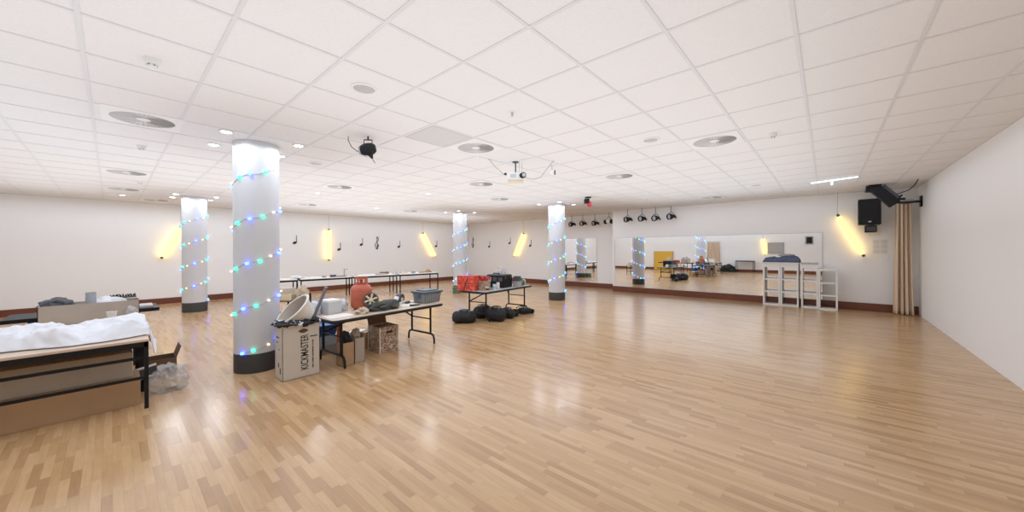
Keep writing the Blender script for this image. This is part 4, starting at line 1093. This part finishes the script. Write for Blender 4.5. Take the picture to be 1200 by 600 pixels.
t = thing('angle_grinder', 'dark machine with a white round end at the far end of the second table', 'tool', (-5.72, 6.78, ZT), radians(15))
MB().cyl((0, -0.16, 0.07), (0, 0.10, 0.075), 0.062, 0.07, 20).build('motor', M_greenp, t)
MB().cyl((0, 0.10, 0.075), (0, 0.135, 0.075), 0.074, n=24).build('end_ring', M_white, t, label='white round end')
MB().tube([(-0.03, -0.16, 0.08), (-0.04, -0.24, 0.12), (-0.02, -0.10, 0.17), (0.0, 0.04, 0.15)], 0.016, 8).build('handle', M_blackp, t)
MB().box((0, -0.03, 0.012), (0.11, 0.22, 0.022)).build('foot', M_dgrey, t, smooth=False)

def duffel(loc, rz, L, W, Hh, label, seed):
    t = thing('duffel_bag', label, 'bag', loc, rz, group='black bags under the second table')
    b = MB()
    def fn(u, v):
        a = 2 * pi * v; x = (u - 0.5) * L; e = (1 - abs(2 * u - 1) ** 6) ** 0.5 if 0 < u < 1 else 0.0
        k = 1 + 0.14 * noise.fractal(Vector((x * 6, cos(a) * 1.4, sin(a) * 1.4 + seed)), 1, 2, 3)
        return Vector((x, cos(a) * W / 2 * e * k, max(0.0, Hh * 0.48 + sin(a) * Hh / 2 * e * k)))
    b.sheet(fn, 36, 28); bmesh.ops.remove_doubles(b.bm, verts=b.bm.verts[:], dist=0.0005)
    b.build('bag_body', M_blackf, t)
    for s_ in (-1, 1):
        MB().tube([(-L * 0.22, s_ * W * 0.34, Hh * 0.85), (-L * 0.18, s_ * W * 0.16, Hh * 1.06), (0, s_ * W * 0.08, Hh * 1.10), (L * 0.18, s_ * W * 0.16, Hh * 1.06), (L * 0.22, s_ * W * 0.34, Hh * 0.85)], 0.011, 6).build('strap', M_dgrey, t)
    MB().box((0, 0, Hh * 0.99), (L * 0.7, 0.012, 0.010)).build('zip', M_grey, t, smooth=False)
    return t
duffel((-5.76, 4.96, 0), radians(48), 0.52, 0.30, 0.25, 'black duffel bag nearest the camera under the second table', 1)
duffel((-5.38, 5.53, 0), radians(20), 0.44, 0.32, 0.29, 'plump black duffel bag by the near table legs', 6)
duffel((-5.86, 5.60, 0), radians(80), 0.46, 0.30, 0.27, 'black duffel bag at the back between the near table legs', 9)
duffel((-5.42, 5.94, 0), radians(15), 0.36, 0.26, 0.21, 'small black bag in the middle under the second table', 13)
stuff_lump('cable_coil', 'dark tangled cable bundle under the second table\'s middle', (-5.44, 6.20, 0), (0.22, 0.22, 0.20), 101, M_blackf, 'cable', 0.5, 'bundle')
t = thing('hand_vacuum', 'grey and black machine lying by the far table legs on the floor', 'tool', (-5.43, 6.56, 0), radians(70))
MB().lump((0, 0, 0.07), (0.38, 0.20, 0.20), 104, 0.15).build('body', M_blackp, t)
MB().lump((0.02, 0.0, 0.115), (0.22, 0.14, 0.12), 105, 0.15).build('cover', M_grey, t, label='shiny grey cover')
MB().cyl((0.20, -0.05, 0.055), (0.20, 0.05, 0.055), 0.055, n=20).build('wheel', M_black, t)
MB().tube([(-0.16, 0, 0.09), (-0.22, 0, 0.17), (-0.10, 0, 0.20), (0.05, 0, 0.17)], 0.012, 8).build('handle', M_black, t)

t = closed_box('green_crate', 'small dark green crate at the foot of the small column', (-9.95, 8.22, 0), (0.22, 0.22, 0.20), radians(30), M_greenp, False)
MB().box((0, 0, 0.206), (0.23, 0.23, 0.014)).build('lid', M_greenp, t, smooth=False)

# ------------------------------------------------------------------ clutter on the long tables
rnd = random.Random(5)
def on_long(y, off): # point on the long table line
    x = -11.76 + (7.72 - y) * -0.1495
    return x + off
t = thing('wood_wedge', 'brown folded wood wedge on the last work table along the left wall', 'wood', (on_long(8.05, 0.05), 8.05, 0.68), radians(-8))
MB().prism([(-0.02, 0.0), (0.30, 0.0), (0.14, 0.12)], 0.16, Matrix.Rotation(radians(90), 4, 'Z')).build('wedge', M_kraft, t, smooth=False)
MB().box((0.02, -0.12, 0.018), (0.14, 0.22, 0.036), 0.2).build('plank', M_kraft, t, smooth=False)
t = thing('hand_saw', 'small saw standing upright on the middle of the long tables', 'tool', (on_long(5.05, 0.1), 5.05, 0.68), radians(-8))
MB().box((0, 0, 0.012), (0.12, 0.30, 0.024)).build('base', M_dgrey, t, smooth=False)
MB().box((0, 0.10, 0.13), (0.022, 0.03, 0.24)).box((0, 0.15, 0.235), (0.018, 0.12, 0.02)).build('post', M_greytop, t, smooth=False)
for y_, off, d, m_, nm, lab, cat, a_ in (
    (3.30, 0.05, (0.10, 0.22, 0.05), M_paper, 'paper_packet', 'white packet on the hidden work table right of the thick column', 'packet', 0.3),
    (4.15, 0.0, (0.20, 0.34, 0.035), M_paper, 'paper_packet', 'flat white packet left of the small upright saw', 'packet', 0.1),
    (4.55, 0.1, (0.08, 0.10, 0.06), M_grey, 'parts_box', 'small grey block left of the small upright saw', 'box', 0.4),
    (4.80, 0.12, (0.10, 0.16, 0.075), M_dgrey, 'parts_box', 'dark block directly before the small upright saw', 'box', 0.2),
    (5.45, -0.05, (0.22, 0.36, 0.03), M_carton, 'paper_packet', 'beige flat packet right of the small upright saw', 'packet', -0.3),
    (5.95, 0.05, (0.24, 0.30, 0.05), M_paper, 'paper_packet', 'white packet above the red gas bottle on the long tables', 'packet', 0.2),
    (6.38, 0.08, (0.14, 0.40, 0.045), M_kraftg, 'wood_offcut', 'pale wood offcut in the middle of the long tables', 'wood', 0.15),
    (6.62, -0.2, (0.12, 0.30, 0.08), M_kraftd, 'wood_offcut', 'dark wood offcut behind the pale one', 'wood', -0.25),
    (7.25, 0.05, (0.10, 0.26, 0.05), M_cream, 'wood_offcut', 'thin cream offcut near the last work table\'s left end', 'wood', 0.5),
    (7.55, 0.1, (0.06, 0.16, 0.07), M_grey, 'parts_box', 'grey block on the last work table before the wedge', 'box', 0.2)):
    t = thing(nm, lab, cat, (on_long(y_, off), y_, 0.68), a_, 'clutter on the long tables')
    MB().box((0, 0, d[2] / 2), d).build('body', m_, t, smooth=False, bevel=0.004)
    MB().box((0, 0, d[2] + 0.003), (d[0] * 0.7, d[1] * 0.3, 0.006)).build('top_strip', M_carton if m_ is M_paper else M_paper, t, smooth=False)
stuff_lump('plastic_sheet', 'clear crumpled film on the last work table', (on_long(7.0, 0), 7.0, 0.68), (0.22, 0.34, 0.10), 110, M_clear, 'plastic', 0.5)
stuff_lump('cloth_bundle', 'white crumpled cloth on the work table left of the saw', (on_long(3.8, 0.05), 3.8, 0.68), (0.24, 0.30, 0.12), 112, M_cloth, 'cloth', 0.4, 'fabric')

# ------------------------------------------------------------------ what the mirrors show of the wall behind the camera
curtain(-6.32, -5.45, YB + 0.10, 0.02, 2.0, 7, 0.05, 'curtain', 'wide beige curtain reflected in the middle of the long mirror', M_curtain, 0.0)
stuff_lump('bin_bag', 'black rubbish bag on the floor, reflected right of the beige curtain', (-4.95, -2.80, 0), (0.85, 0.6, 0.62), 120, M_blackf, 'bag', 0.3)
work_table((-3.98, -2.75, 0), pi / 2, 1.0, 0.6, 0.78, 'dark table at the back wall seen in the long mirror', M_greytop, False)
t = thing('yellow_board', 'large yellow board leaning at the back wall, seen in the long mirror', 'board', (-9.25, YB + 0.09, 0.02))
MB().box((0, 0, 0.68), (1.35, 0.03, 1.36), rot=Euler((radians(3), 0, 0))).build('panel', M_yellow, t, smooth=False)
b = MB(); b.box((-0.68, 0, 0.68), (0.03, 0.045, 1.38), rot=Euler((radians(3), 0, 0))).box((0.68, 0, 0.68), (0.03, 0.045, 1.38), rot=Euler((radians(3), 0, 0))); b.build('edge_strips', M_kraft, t, smooth=False)
t = thing('picture_frame', 'pale grey framed panel on the back wall, reflected above the duvet', 'frame', (-2.40, YB + 0.02, 1.25))
MB().box((0, 0, 0.32), (0.78, 0.02, 0.64)).build('panel', M_greytop, t, smooth=False)
b = MB()
for s_ in (-1, 1): b.box((s_ * 0.40, 0.005, 0.32), (0.03, 0.035, 0.67)); b.box((0, 0.005, 0.32 + s_ * 0.33), (0.80, 0.035, 0.03))
b.build('frame', M_grey, t, smooth=False)
t = thing('wall_screen', 'small black screen in a pale frame, reflected at the mirror\'s right end', 'screen', (-0.78, YB + 0.03, 1.84))
MB().box((0, 0, 0.19), (0.27, 0.05, 0.37)).build('screen', M_black, t, smooth=False)
MB().box((0.0, -0.012, 0.19), (0.38, 0.025, 0.48)).build('frame', M_greytop, t, smooth=False)

# ------------------------------------------------------------------ small pieces belong to the part they sit on
NEST = {'stage_lamp': {'lens': 'housing', 'tail': 'housing'}, 'projector': {'lens': 'lens_barrel', 'vent_slots': 'body', 'receiver': 'body'},
        'wall_speaker': {'badge': 'grille'}, 'effect_projector': {'rear_plate': 'housing', 'pull_cord': 'lower_cone'},
        'duffel_bag': {'zip': 'bag_body', 'strap': 'bag_body'}, 'tool_case': {'handle': 'lid', 'window_panel': 'case_body', 'latch': 'case_body'},
        'storage_crate': {'ribs': 'tub', 'lid_recess': 'lid', 'clip': 'lid'}, 'white_carton': {'lettering': 'carton_body', 'small_print': 'carton_body', 'logo': 'carton_body', 'printed_bar': 'carton_body', 'side_print': 'carton_body'},
        'spoked_wheel': {'hub': 'spokes'}, 'smoke_detector': {'slots': 'head'}, 'downlight': {'lens': 'trim_ring'}, 'tin_can': {'rim': 'can', 'paper_label': 'can'}, 'curtain': {'hooks': 'rail'},
        'ceiling_vent': {'hub': 'blades'}, 'red_box': {'dark_stripes': 'carton_body'}}
for r in [o for o in COL.objects if o.parent is None]:
    spec = NEST.get(r.name.split('.')[0])
    if not spec: continue
    kids = list(r.children)
    for k in kids:
        want = spec.get(k.name.split('.')[0])
        host = next((q for q in kids if q.name.split('.')[0] == want), None) if want else None
        if host is not None: k.parent = host
